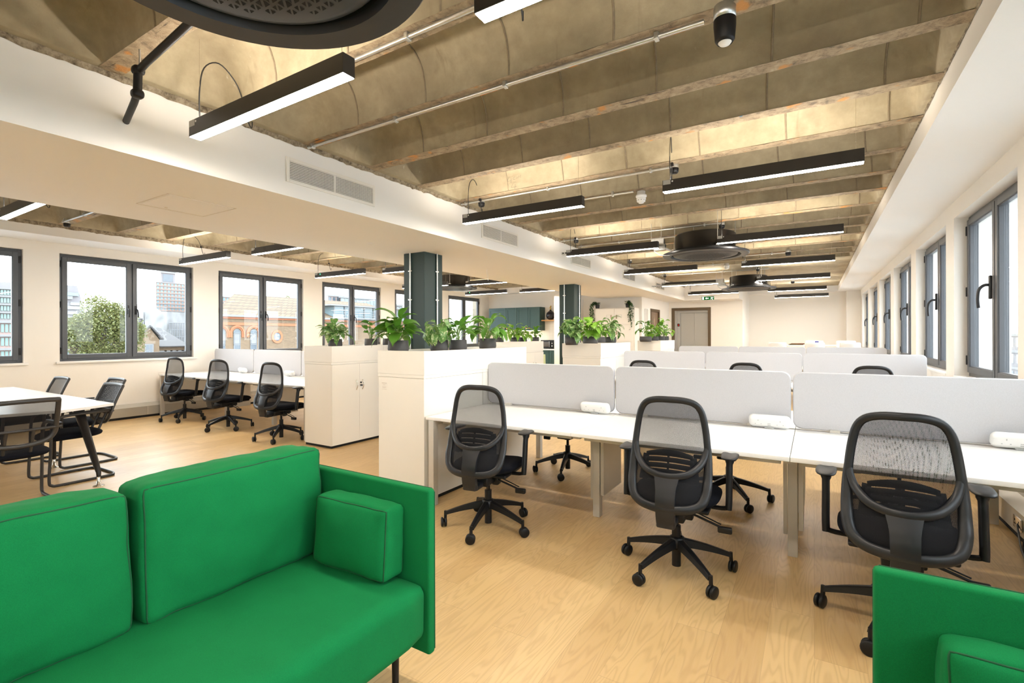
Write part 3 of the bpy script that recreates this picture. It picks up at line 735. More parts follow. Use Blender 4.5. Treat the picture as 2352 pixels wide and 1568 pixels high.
def power_module(x,y,rz,label,z=.73):
    r=thing('power_module',label,'socket',(x,y,z),rz,'white power modules on the desks')
    b=MB(); T=Matrix.Translation((0,0,.052))@Matrix.Rotation(R(20),4,'X'); b.rbox(-.135,.135,-.035,.03,-.047,.047,.0465,7,0,T); b.build('casing',white_p,r)
    b=MB()
    for cx in (-.07,.07):
        b.box(cx-.002,cx+.002,-.0362,-.0345,.014,.023,0,T); b.box(cx-.022,cx-.016,-.0362,-.0345,-.011,-.007,0,T); b.box(cx+.016,cx+.022,-.0362,-.0345,-.011,-.007,0,T)
    b.box(-.01,.01,-.0362,-.0345,-.018,-.013,0,T); b.box(-.01,.01,-.0362,-.0345,-.006,-.002,0,T); b.build('pin_slots',grey_p,r)
    b=MB(); b.rbox(-.03,.03,-.03,.02,0,.012,.004); b.build('foot',grey_p,r); return r
pos3=['left','middle','right']
def bench(yf,ys,yb,row,rowname,near_vis=True):
    for i in range(3):
        legs=(['L0'] if i==0 else [])+(['M'] if i<2 else ['R0'])
        desk(DX[i],DX[i+1],yf,ys-.03,'white desktop, %s one on camera side of the %s bench'%(pos3[i],rowname),'desks of the %s bench'%rowname,legs)
        desk(DX[i],DX[i+1],yb,ys+.03,'white desktop, %s one on far side of the %s bench, behind the grey screens'%(pos3[i],rowname),'desks of the %s bench'%rowname,legs)
        screen(DX[i]-.02,DX[i+1]-.02 if i<2 else DX[i+1]+.06,ys,.737,1.137,'light grey fabric desk screen, %s one of three on the %s bench'%(pos3[i],rowname),'grey screens of the %s bench'%rowname)
bench(3.095,4.05,5.0,1,'nearest')
bench(7.2,8.17,9.12,2,'second')
bench(11.25,12.2,13.15,3,'farthest')
power_module(-1.60,3.975,R(-3),'white power module against the left grey screen of nearest bench'); power_module(-.27,3.985,R(-2),'white power module against the middle grey screen of nearest bench'); power_module(1.03,3.985,0,'white power module cropped by right edge of the photo')
# left bench
LX=[-9.88,-8.60,-7.24,-5.72]
for i in range(3):
    legs=(['L0'] if i==0 else [])+(['M'] if i<2 else ['R0'])
    desk(LX[i],LX[i+1],4.13,5.10,'white desktop, %s one on camera side of the left window bench'%pos3[i],'desks of the left window bench',legs)
    desk(LX[i],LX[i+1],6.1,5.16,'white desktop, %s one behind the screens of left window bench'%pos3[i],'desks of the left window bench',legs)
    screen([-9.95,-8.63,-7.25][i],[-8.63,-7.25,-5.75][i],5.13,.737,1.157,'pale grey fabric desk screen, %s one on the left window bench'%pos3[i],'grey screens of the left window bench')
power_module(-8.82,5.03,R(-6),'white power module on left window bench before leftmost screen joint'); power_module(-7.42,5.02,R(-6),'white power module on left window bench between second and third task chairs')
# ---- cabinets with planter boxes
def cabinet(x0,x1,y0,y1,label,doors=None,group='cream storage cabinets with planters',ztop=1.07):
    r=thing('storage_cabinet',label,'cabinet',(x0,y0,0),0,group); w,d=x1-x0,y1-y0
    b=MB(); b.box(.004,w-.004,.004,d-.002,.03,ztop-.03); b.box(.02,w-.02,.03,d-.02,0,.03); b.build('carcass',lam,r,bev=.001)
    b=MB(); b.box(0,w,0,d-.001,ztop-.028,ztop); b.build('cabinet_top',lam,r,bev=.0015)
    box('plinth',.012,w-.012,.012,d-.012,.0,.03,void,r)
    if doors=='+x':
        for k,(a,c) in enumerate(((.004,d/2-.0015),(d/2+.0015,d-.004))):
            q=MB(); q.box(w-.003,w+.015,a,c,.035,ztop-.034); dr=q.build('door',lam,r,bev=.001)
            hy=c-.045 if k==0 else a+.045; s_=1 if k==0 else -1
            q=MB(); pts=[(w+.016,hy+s_*-.022*math.sin(PI*t_/10)*-1*0+0,.70+.115*t_/10) for t_ in range(11)]
            pts=[(w+.016+.024*math.sin(PI*t_/10),hy-s_*.004,.70+.125*t_/10) for t_ in range(11)]
            q.tube(pts,.006,8); q.build('handle',chrome,dr)
            if k==1:
                q=MB(); M=Matrix.Translation((w+.015,a+.02,.79))@Matrix.Rotation(R(90),4,'Y'); q.cyl((0,0,0),.011,0,.012,16,M=M); M=Matrix.Translation((w+.015,a+.02,.755))@Matrix.Rotation(R(90),4,'Y'); q.cyl((0,0,0),.009,0,.03,12,M=M); q.build('lock',blackp,dr)
    return r
def planter(x0,x1,y0,y1,label,z0=1.071,z1=1.272):
    r=thing('planter_box',label,'planter',(x0,y0,z0),0,'cream planter boxes on the cabinets'); w,d,h=x1-x0,y1-y0,z1-z0; t_=.02
    b=MB(); b.box(0,w,0,t_,0,h); b.box(0,w,d-t_-.001,d-.001,0,h); b.box(0,t_,t_,d-t_-.001,0,h); b.box(w-t_,w,t_,d-t_-.001,0,h); b.build('planter_sides',lam,r,bev=.001)
    box('planter_base',t_,w-t_,t_,d-t_,0,.02,lam_edge,r); box('inner_shelf',t_,w-t_,t_,d-t_,h-.075,h-.065,lam_edge,r); return r
def cabs(x0,x1,ys,name,doors,words):
    for i in range(len(ys)-1):
        cabinet(x0,x1,ys[i],ys[i+1],'cream cabinet, %s, %s'%(words[i],name),doors)
        planter(x0-.003,x1+.003 if doors!='+x' else x1+.012,ys[i],ys[i+1],'cream planter box on the %s, %s'%(words[i].split(' cabinet')[0]+' cabinet',name))
cabs(-3.30,-2.76,[3.095,3.95,4.80],'tall row at left end of the nearest bench',None,['front cabinet with small notice','rear cabinet'])
cabs(-5.615,-5.09,[4.005,4.87,5.74],'two-door row beside left window bench',"+x",['front cabinet with arc handles','rear cabinet partly hidden'])
cabs(-5.615,-5.09,[7.9,8.75,9.60],'two-door row behind the near green column',"+x",['nearer cabinet','farther cabinet, near the kitchen'])
cabs(-3.44,-2.79,[7.15,7.87,8.58],'row at left end of the second bench',None,['front cabinet','rear cabinet'])
cabs(-3.48,-2.955,[11.25,11.91,12.57],'row at left end of the farthest bench',None,['front cabinet','rear cabinet'])
# paper notice on the near cabinet
r=thing('notice_sticker','small printed notice on upper left of the front cream cabinet panel','sticker',(-3.225,3.0985,.955))
b=MB(); b.box(-.033,.033,-.001,0,-.035,.035); b.build('paper',lam,r)
b=MB()
for i,(w,z) in enumerate([(.03,.030),(.026,.022),(.014,.014),(.022,.002),(.024,-.006),(.020,-.012),(.028,-.024)]):
    x=-w
    while x<w: l=random.uniform(.003,.008); b.box(x,min(x+l,w),-.0016,-.001,z,z+(.003 if i==0 else .0016)); x+=l+.0018
b.build('printed_text',simple('faded_print',(.42,.34,.28,1),.7),r)
# ---- task chairs
def task_chair():
    r=thing('task_chair','x','office chair',(0,0,0))
    def dc(z):
        P=[(.36,.31),(.42,.325),(.5,.33),(.57,.31),(.63,.28),(.75,.25),(.9,.225),(1.06,.205)]
        for (a,da),(c,db) in zip(P,P[1:]):
            if z<=c: k=max(0,(z-a)/(c-a)); k=k*k*(3-2*k)*.4+k*.6; return da+(db-da)*k
        return P[-1][1]
    def S(x,z,o=0): return Vector((x,-(dc(z)-1.7*x*x)+o,z))
    half=[(0,1.040),(.075,1.037),(.132,1.018),(.165,.975),(.183,.90),(.196,.80),(.203,.70),(.203,.60),(.198,.545),(.180,.500),(.140,.474),(.080,.464),(0,.462)]
    full=half+[(-x,z) for x,z in half[-2:0:-1]]
    pts=smooth([(x,0,z) for x,z in full],4,True)
    b=MB(); n=len(pts)
    rs=[.0185+.0065*max(0,min(1,(.80-p.z)/.2)) for p in pts]
    b.tube([S(p.x,p.z) for p in pts],rs,12,closed=True,ry=.55,up=(0,1,0),cap=False)
    band=smooth([(.1975,0,.83),(.193,0,.765),(.172,0,.703),(.125,0,.655),(.065,0,.634),(0,0,.628),(-.065,0,.634),(-.125,0,.655),(-.172,0,.703),(-.193,0,.765),(-.1975,0,.83)],4)
    nb_=len(band); b.tube([S(p.x,p.z,-.006+.008*abs(2*i_/(nb_-1)-1)**2) for i_,p in enumerate(band)],[.021-.010*abs(2*i_/(nb_-1)-1)**3 for i_ in range(nb_)],12,ry=.55,up=(0,1,0))
    # spine, a tapered strip from the band to under the seat
    def sp(u,v_):
        z=.63-.255*u; w=.055-.007*u+.012*max(0,1-u*4); x=(v_-.5)*2*w
        return S(x,z,-.012+.0*u)
    def spi(u,v_):
        q=sp(u,v_); return q+Vector((0,.035,0))
    b.grid(sp,10,6,flip=True); b.grid(spi,10,6)
    for v_ in (0,1):
        b.grid(lambda u,w_,v_=v_: sp(u,v_).lerp(spi(u,v_),w_),10,1,flip=(v_==0))
    b.rbox(-.049,.049,-.325,-.285,.352,.40,.01); b.rbox(-.045,.045,-.315,-.10,.350,.378,.008)
    b.build('back_frame',framep,r)
    # net
    def inside(u,v_):
        z=.64+.395*u
        hwid=0
        for (x1,z1),(x2,z2) in zip(half,half[1:]):
            if z2<=z<=z1 and z1!=z2: hwid=x1+(x2-x1)*(z1-z)/(z1-z2)
        if z<.765: 
            for (p,q) in zip(band,band[1:len(band)//2+1]):
                if q.z<=z<=p.z: hwid=min(hwid,p.x)
            
        return S((v_-.5)*2*hwid,z,.006)
    b=MB(); b.grid(inside,26,14,flip=True); b.build('back_net',netm,r)
    def low(u,v_):
        z=.465+.235*u; hw_=.19; x=(v_-.5)*2*hw_
        zt=.630+ (abs(x)/.19)**2.2*.13
        return S(x,.465+(zt-.465)*u,.012)
    b=MB(); b.grid(low,10,16,flip=True); b.build('lower_net',netm2,r)
    # lumbar pad with slots
    b=MB()
    zb_=.602
    for i in range(5):
        za=zb_; zb=za+(.026 if i<4 else .036); zb_=zb+.0055; w=.158-.008*i
        def lp(u,v_,za=za,zb=zb,w=w,i=i):
            x=(v_-.5)*2*w; tp=(-.028 if i==4 else -.014)*(x/w)**2
            return S(x,za+(zb-za)*u-.014*(x/w)**2*(1-u)+tp*u,.022)
        b.grid(lp,1,14,flip=True)
    for sx in (-1,1): b.grid(lambda u,v_,sx=sx: S(sx*(.112+.05*u*(1-.35*v_)),.590+.135*v_,.0235),2,4,flip=(sx>0))
    b.grid(lambda u,v_:S((v_-.5)*.012,.602+.13*u,.0235),4,2,flip=True)
    b.build('lumbar_pad',blackp,r,solid=.005)
    # seat
    b=MB()
    def seat(u,v_):
        a=2*PI*u; c,s_=math.cos(a),math.sin(a); n_=3.2
        k=(abs(c)**n_+abs(s_)**n_)**(-1/n_)
        ph=-PI/2+PI*v_; rr=math.cos(ph)**.35 if 0<v_<1 else 0
        z=.455+.036*math.copysign(abs(math.sin(ph))**.9,math.sin(ph))
        x=.245*k*c*rr; y=.03+.245*k*s_*rr
        z+= .012*(x/.245)**2-.03*max(0,(y-.12)/.155)**2*(1) -.010*math.cos(min(1,math.hypot(x,y-.03)/.2)*PI/2)
        return (x,y,z)
    b.grid(seat,40,18); b.build('seat',seatf,r)
    b=MB(); b.rbox(-.2,.2,-.16,.20,.405,.428,.01); b.build('seat_pan',blackp,r)
    b=MB(); b.rbox(-.075,.075,-.19,.09,.345,.41,.012); b.rbox(-.03,.03,-.26,-.1,.335,.375,.008); b.lathe([(.03,.33),(.04,.345)],16); b.rbox(.05,.10,-.06,.0,.325,.385,.01)
    mc=b.build('tilt_mechanism',blackp,r)
    b=MB(); b.tube([(.08,-.05,.37),(.2,-.055,.335),(.255,-.06,.318)],.007,6); b.tube([(.07,.0,.375),(.25,-.03,.325)],.004,6); b.rbox(.235,.31,-.075,-.045,.29,.325,.008); lv=b.build('tilt_lever',blackp,mc)
    b=MB(); b.cyl((0,-.01,0),.014,.19,.345,14,0); b.build('gas_piston',blackm,mc)
    b=MB(); b.cyl((0,-.01,0),.026,.03,.27,18,0); b.build('gas_lift_sleeve',blackp,mc)
    # armrests
    for sg in (-1,1):
        b=MB(); xa=sg*.292
        def pad(u,v_,xa=xa,sg=sg):
            a=2*PI*u; ph=-PI/2+PI*v_; k=(abs(math.cos(a))**3+abs(math.sin(a))**3)**(-1/3); q=max(0,math.cos(ph))**.5
            return (xa+.046*k*math.cos(a)*q,.035+.13*k*math.sin(a)*q,.710+.012*math.sin(ph)-.012*max(0,(-.0+k*math.sin(a)))**2)
        b.grid(pad,24,8); 
        b.tube(smooth([(xa,.01,.70),(xa,-.008,.65),(xa,-.02,.56),(xa,-.035,.47),(xa-sg*.002,-.043,.418)],4),[.024]*3+[.018]*14,10,ry=1.25,up=(0,1,0))
        b.tube(smooth([(xa,-.045,.432),(xa-sg*.04,-.03,.418),(xa-sg*.14,-.01,.412)],3),.016,8,ry=.8,up=(0,0,1))
        b.build('armrest',blackp,r)
    # base
    b=MB(); b.lathe([(.028,.205),(.042,.20),(.046,.15),(.03,.13),(0,.13)],24,(0,-.01,0)); 
    for k in range(5):
        a=R(72*k); M=Matrix.Translation((0,-.01,0))@Matrix.Rotation(a,4,'Z')
        vs=[];N=8
        for i in range(N+1):
            t_=i/N; x=.02+.29*t_; zt=.198-.055*t_-.03*t_*t_; h_=.05-.026*t_; w=.026-.010*t_
            for (yy,zz) in ((-w,zt-h_),(-w*.75,zt-.004),(-w*.4,zt),(w*.4,zt),(w*.75,zt-.004),(w,zt-h_)): vs.append(M@Vector((x,yy,zz)))
        fs=[]
        for i in range(N):
            for j in range(6): fs.append((i*6+j,i*6+(j+1)%6,(i+1)*6+(j+1)%6,(i+1)*6+j))
        fs.append(tuple(range(N*6,N*6+6))); b.add(vs,fs,0,False)
        b.tube([M@Vector((.312,0,.115)),M@Vector((.315,0,.05))],.011,8)
    bs=b.build('star_base',blackp,r)
    cb=MB()
    rng=random.Random(3)
    for k in range(5):
        a=R(72*k); c=MB(); M=Matrix.Translation((.325,0,.034))@Matrix.Rotation(R(rng.uniform(20,160)),4,'Z')@Matrix.Rotation(R(90),4,'X')
        for o_ in (-.021,.003): c.lathe([(0,o_),(.028,o_),(.034,o_+.004),(.034,o_+.014),(.028,o_+.018),(0,o_+.018)],20,M=M)
        c.rbox(-.012,.02,-.006,.006,-.005,.022,.005,M=Matrix.Translation((.318,0,.036)))
        o=c.build('caster',blackp,bs); o.location=(0,-.01,0); o.rotation_euler=(0,0,a)
    bs['base']=1
    return r
def set_base(root,ang):
    for c in kids(root):
        if c.name.startswith('star_base'):
            c.rotation_euler=(0,0,ang)
T0=task_chair()
chairs=[((-2.04,2.99),10,-5,'black mesh task chair at the left desk of the nearest bench, by the sofa','task chairs at the nearest bench'),
 ((-.70,3.02),2.5,28,'black mesh task chair in the middle of nearest bench, all five casters showing','task chairs at the nearest bench'),
 ((.345,2.95),-3,28,'black mesh task chair at right of nearest bench, its base behind the green sofa arm','task chairs at the nearest bench'),
 ((-2.16,4.60),178,-3,'black task chair seen only under the left desk, base behind the bench','task chairs behind the nearest bench'),
 ((-.62,4.55),175,16,'black task chair seen under the middle desk of the nearest bench','task chairs behind the nearest bench'),
 ((.56,4.75),180,30,'black task chair seen through the net of the rightmost task chair','task chairs behind the nearest bench'),
 ((-2.02,6.9),3,20,'black task chair whose top shows above the left screen joint of nearest bench','task chairs at the second bench'),
 ((-.72,6.9),0,20,'black task chair whose top shows above the middle screen of nearest bench','task chairs at the second bench'),
 ((.56,6.9),0,20,'black task chair whose top shows above the right screen of nearest bench','task chairs at the second bench'),
 ((-8.95,4.13),12,-40,'black mesh task chair at left window bench, leftmost of three','task chairs at the left window bench'),
 ((-7.57,4.10),12,-10,'black mesh task chair at left window bench, middle of three','task chairs at the left window bench'),
 ((-6.15,4.04),10,-50,'black mesh task chair at left window bench, nearest the cream cabinets','task chairs at the left window bench')]
for i,((x,y),rz,ba,l,g) in enumerate(chairs):
    if i==0: T0.location=(x,y,0); T0.rotation_euler=(0,0,R(rz)); T0['label']=l; T0['group']=g; o=T0
    else: o=dup(T0,(x,y,0),R(rz),l,g)
    set_base(o,R(ba-rz))
# ---- meeting table and chairs
r=thing('meeting_table','white meeting table with splayed black legs and chrome feet','table',(-7.5,1.5,0))
b=MB(); b.prism([(-1.6,-.6),(1.42,-.6),(1.655,.17),(1.49,.615),(-1.6,.6)],.705,.73,'z'); b.build('tabletop',desk_w,r,bev=.003)
for (lx,ly,sx) in ((1.79,.39,1),(1.6,-.45,1),(.57,.41,1),(-1.3,.4,-1)):
    b=MB(); b.tube([(lx-sx*.42,ly-.02,.70),(lx-sx*.06,ly,.20),(lx,ly,.13),(lx,ly,.09)] if lx!=.57 else [(lx,ly,.7),(lx,ly,.09)],[.042,.026,.02,.017] if lx!=.57 else .018,12); lg=b.build('leg',blackm,r)
    b=MB(); b.lathe([(0,0),(.045,0),(.043,.006),(.016,.012),(.014,.10)],20,(lx,ly,0)); b.build('chrome_foot',chrome,lg)
b=MB(); b.box(-1.2,1.35,-.35,-.31,.665,.703); b.box(-1.2,1.35,.29,.33,.665,.703); b.build('under_frame',blackm,r)
def meeting_chair():
    r=thing('cantilever_chair','x','chair',(0,0,0))   # faces +y ; origin at floor below seat centre
    b=MB(); t_=.0125
    path=[(-.26,.20,.60)]
    loop=[(.22,-.22,.655),(.262,-.10,.66),(.268,.10,.655),(.262,.19,.63),(.262,.225,.56),(.262,.235,.30),(.262,.245,.07),(.262,.225,.022),(.262,.15,.0125),(.262,-.20,.0125),(.235,-.255,.0125),(.15,-.275,.0125)]
    L=smooth(loop,4); full=L+[Vector((-p.x,p.y,p.z)) for p in reversed(L)]
    b.tube(full,t_,8,cap=False); b.build('tube_frame',meetp,r)
    b=MB()
    for sg in (-1,1): b.rbox(sg*.262-.012,sg*.262+.012,-.22,.10,.668,.682,.006)
    b.build('arm_pad',blackp,r)
    b=MB()
    for sg in (-1,1):
        for y in (-.15,.12): b.rbox(sg*.262-.01,sg*.262+.01,y-.02,y+.02,0,.006,.002)
    b.build('glide',blackp,r)
    b=MB()
    def seat(u,v_):
        a=2*PI*u; k=(abs(math.cos(a))**3.5+abs(math.sin(a))**3.5)**(-1/3.5); ph=-PI/2+PI*v_; q=max(0,math.cos(ph))**.4
        return (.235*k*math.cos(a)*q,.02+.235*k*math.sin(a)*q,.445+.038*math.sin(ph)-.02*max(0,k*math.sin(a)*q)**3)
    b.grid(seat,36,14); b.build('seat',seatf,r)
    def bk(x,z): return Vector((x,-.215-.10*((z-.46)/.42)-.05*((z-.46)/.42)**2+.5*x*x,z))
    b=MB(); o_=[(0,.895),(.19,.89),(.215,.87),(.222,.70),(.215,.60),(.15,.545),(0,.525)]
    o2=o_+[(-x,z) for x,z in o_[-2:0:-1]]
    b.tube([bk(p.x,p.z) for p in smooth([(x,0,z) for x,z in o2],4,True)],.019,8,closed=True,cap=False,ry=.7,up=(0,1,0))
    b.tube([bk(x,.655) + Vector((0,-.005,0)) for x in (-.26,-.13,0,.13,.26)],.011,8); b.tube([bk(-.08,.655),Vector((-.08,-.18,.44))],.012,8); b.tube([bk(.08,.655),Vector((.08,-.18,.44))],.012,8)
    bf=b.build('back_frame',meetp,r)
    b=MB(); b.grid(lambda u,v_: bk((v_-.5)*.41,.545+.34*u)+Vector((0,.004,0)),10,8,flip=True); b.build('back_net',netm3,r)
    return r
M0=meeting_chair(); M0.location=(-6.27,1.86,0); M0.rotation_euler=(0,0,R(181)); M0['label']='black mesh cantilever chair pushed under far side of meeting table, nearest the camera'; M0['group']='cantilever chairs around the meeting table'
dup(M0,(-7.01,2.15,0),R(180),'black mesh cantilever chair behind the nearest one, set back from the table','cantilever chairs around the meeting table')
dup(M0,(-7.80,1.88,0),R(181),'black mesh cantilever chair at far side of table, leftmost back showing','cantilever chairs around the meeting table')
dup(M0,(-5.62,1.27,0),R(90),'large black mesh cantilever chair at the table end, back toward camera','cantilever chairs around the meeting table')
# ---- sofas
def softbox(x0,x1,y0,y1,z0,z1,puff=(0,0,0),r=.03,n=14,wr=0,seed=0,M=None,sag=0,seam=None):
    b=MB(); c=Vector(((x0+x1)/2,(y0+y1)/2,(z0+z1)/2)); h=Vector(((x1-x0)/2,(y1-y0)/2,(z1-z0)/2))
    def surf(p):
        q=[]
        for i in range(3):
            lim=h[i]-r; q.append(max(-lim,min(lim,p[i]*h[i])))
        base=Vector(q); dv=Vector([p[i]*h[i]-q[i] for i in range(3)])
        if dv.length>1e-9: base=base+dv.normalized()*min(r,dv.length if dv.length<r else r)
        for i in range(3):
            j,k=[m_ for m_ in range(3) if m_!=i]
            bul=(1-abs(p[j])**2.4)*(1-abs(p[k])**2.4)
            base[i]+=puff[i]*bul*p[i]*(1 if abs(p[i])>.2 else abs(p[i])/.2)
        if wr:
            s_=noise.noise(Vector((base.x*6+seed,base.y*6,base.z*5)))+.5*noise.noise(Vector((base.x*15,base.y*15+seed,base.z*13)))
            base+=Vector((p[0],p[1],p[2])).normalized()*s_*wr
        q_=base+c
        return M@q_ if M else q_
    for ax in range(3):
        a,d=[i for i in range(3) if i!=ax]
        for sg in (-1,1):
            def P(u,v_,ax=ax,a=a,d=d,sg=sg):
                p=[0,0,0]; p[ax]=sg; p[a]=-1+2*u; p[d]=-1+2*v_
                return surf(p)
            b.grid(P,n,n,0,True,flip=((sg>0)==(ax==1)))
    b.seam=[]
    if seam is not None:
        ax_,sgs=seam; o1,o2=[i for i in range(3) if i!=ax_]
        for sg in sgs:
            L_=[]
            for k in range(64):
                t_=k/16; e_=int(t_); f_=-1+2*(t_-e_); uv=[(f_,-1),(1,f_),(-f_,1),(-1,-f_)][e_]
                p=[0,0,0]; p[ax_]=sg; p[o1],p[o2]=uv; L_.append(surf(p))
            b.seam.append(L_)
    return b
def edge_pipe(pts,rad=.0025,M=None): 
    b=MB(); q=[M@Vector(p) for p in pts] if M else pts; b.tube(q,rad,6); return b
# left sofa : back along x=-2.2, seat faces +x
S=thing('green_sofa','long green fabric sofa across the bottom left with upright side panel','sofa',(-1.78,.35,0))
def lc(o):
    if o.parent==S: o.location=(1.78,-.35,0)
    return o
YE=1.455; Yb=-1.25
lc(softbox(-2.04,-1.275,Yb,YE,.215,.445,(.0,.0,.012),.05,28,wr=.002).build('seat_cushion',gfab,S,fix=True))
b=MB(); b.rbox(-2.20,-1.275,YE+.002,YE+.04,.155,.80,.012,3); q=lc(b.build('side_panel',gfab,S))
b=MB(); b.tube([(-1.2765,YE+.036,.17),(-1.2765,YE+.036,.785),(-1.29,YE+.036,.7985),(-2.19,YE+.036,.7985)],.0022,6); lc(b.build('seam_piping',gpipe,q))
b=MB(); b.rbox(-2.24,-2.20,Yb-.04,YE+.04,.155,.80,.012,3); lc(b.build('back_panel',gfab,S))
b=MB(); b.rbox(-2.20,-1.275,Yb-.04,Yb,.155,.80,.012,3); lc(b.build('side_panel',gfab,S))
for (x,y) in ((-1.40,1.40),(-2.1,1.40),(-1.40,-1.15),(-2.1,-1.15)):
    b=MB(); b.tube([(x,y,.22),(x,y,.0)],[.016,.013],12); lc(b.build('leg',blackm,S))
def backc(ya,yb,lean,seed,name='back_cushion'):
    M=Matrix.Translation((-1.865,0,.44))@Matrix.Rotation(R(lean),4,'Y')
    b=softbox(-.215,0,ya,yb,.004,.462,(.038,.006,.014),.028,30,wr=.011,seed=seed,M=M,seam=(0,(1,)))
    o=lc(b.build(name,gfab,S,fix=True))
    q=MB(); [q.tube(L_,.0028,6,closed=True,cap=False) for L_ in b.seam]; lc(q.build('seam_piping',gpipe,o)); return o
    fr=[(-.002,ya+.01,.01),(.0,ya+.006,.2),(-.002,ya+.012,.44),(-.004,ya+.05,.452),(.0,(ya+yb)/2,.458),(-.004,yb-.05,.452),(-.002,yb-.012,.44),(0,yb-.006,.2),(-.002,yb-.01,.01)]
    lc(edge_pipe(fr,.0022,M).build('seam_piping',gpipe,o)); return o
backc(.74,1.435,-3,1.3); backc(.02,.715,-4,5.1); backc(-1.22,-.0,-3,9.7)
# small arm cushion
M=Matrix.Translation((-1.605,1.440,.447))@Matrix.Rotation(R(-4),4,'X')@Matrix.Rotation(R(3),4,'Z')
def small_cushion(name,label,M,sx=.20,th=.115,hz=.275,seed=3):
    r=thing(name,label,'cushion',M.to_translation()); Mi=Matrix.Translation(-M.to_translation())@M
    b=softbox(-sx,sx,-th,0,.002,hz,(.010,.030,.014),.018,24,wr=.009,seed=seed,M=Mi,seam=(1,(-1,1))); o=b.build('cushion_body',gfab,r,fix=True)
    q=MB(); [q.tube(L_,.0026,6,closed=True,cap=False) for L_ in b.seam]; q.build('seam_piping',gpipe,o)
    return r
    for yy in (-th,0):
        y_=yy-.0 
        p=[(-sx+.006,y_,.01),(-sx+.002,y_,hz*.5),(-sx+.006,y_,hz-.01),(-sx*.5,y_,hz+.003),(sx*.5,y_,hz+.003),(sx-.006,y_,hz-.01),(sx-.002,y_,hz*.5),(sx-.006,y_,.01)]
        edge_pipe(p,.0022,Mi).build('seam_piping',gpipe,o)
    return r
small_cushion('scatter_cushion','small green box cushion leaning on side panel of the left sofa',M)
# right sofa, only its panel, cushion and part of the seat in view
S2=thing('green_sofa','green fabric sofa cut off by the bottom right corner','sofa',(.6,.5,0))
def l2(o):
    if o.parent==S2: o.location=(-.6,-.5,0)
    return o
b=MB(); b.rbox(.132,1.05,1.565,1.603,.155,.80,.012,3); q=l2(b.build('side_panel',gfab,S2))
b=MB(); b.tube([(.1335,1.599,.17),(.1335,1.599,.785),(.146,1.599,.7985),(1.04,1.599,.7985)],.0022,6); l2(b.build('seam_piping',gpipe,q))
b=MB(); b.rbox(1.05,1.09,-.4,1.603,.155,.80,.012,3); l2(b.build('back_panel',gfab,S2))
l2(softbox(.135,.90,-.35,1.56,.215,.445,(0,0,.012),.05,20).build('seat_cushion',gfab,S2,fix=True))
M_=None
l2(softbox(.83,1.04,.6,1.54,.45,.86,(.03,.006,.012),.035,18,wr=.01,seed=4).build('back_cushion',gfab,S2,fix=True))
for (x,y) in ((.22,1.5),(.95,1.5),(.22,-.3),(.95,-.3)):
    b=MB(); b.tube([(x,y,.22),(x,y,.0)],[.016,.013],12); l2(b.build('leg',blackm,S2))
M=Matrix.Translation((.47,1.555,.447))@Matrix.Rotation(R(-5),4,'X')@Matrix.Rotation(R(-3),4,'Z')
small_cushion('scatter_cushion','green box cushion at the bottom right corner, on the cropped sofa',M,.21,.12,.235,8)
# black flex hanging by the right trunking
pts=smooth([(1.13,4.02,.70),(1.10,4.0,.55),(1.09,3.98,.35),(1.03,3.95,.18),(1.06,3.85,.06),(1.12,3.80,.012),(1.15,3.9,.012),(1.10,4.0,.012),(1.12,4.3,.02),(1.16,4.55,.10),(1.172,4.6,.125)],8)
b=MB(); b.tube(pts,.0055,8); o=b.build('black_extension_cable',cable_b); tag(o,'black power cord hanging in a loop at the right edge','cable')
# ================================================================== PLANTS
def leaf(b,base,az,el,L,W,droop,fold=.25,n=7,twist=0):
    d=Vector((math.cos(az)*math.cos(el),math.sin(az)*math.cos(el),math.sin(el))); side=Vector((-math.sin(az),math.cos(az),0)); side=(Matrix.Rotation(twist,3,d)@side)
    p=Vector(base); vs=[]; ang=el
    for i in range(n+1):
        t_=i/n; wd=W*(math.sin(PI*min(1,t_*.97+.03)**.75))**.9*(1 if t_<1 else 0)
        if t_>.75: wd*=(1-t_)/.25*.75+.25 if t_<1 else 0
        up_=side.cross(d).normalized()*-1
        up_=d.cross(side).normalized()
        if up_.z<0: up_=-up_
        wv=.05*W*math.sin(t_*9+az)
        vs+= [p+side*wd/2+up_*(fold*wd/2+wv),p,p-side*wd/2+up_*(fold*wd/2-wv)]
        ang-=droop/n; d=Vector((math.cos(az)*math.cos(ang),math.sin(az)*math.cos(ang),math.sin(ang))); p=p+d*(L/n)
    fs=[]
    for i in range(n):
        a=i*3; fs+= [(a,a+1,a+4,a+3),(a+1,a+2,a+5,a+4)]
    b.add(vs,fs,0,True)
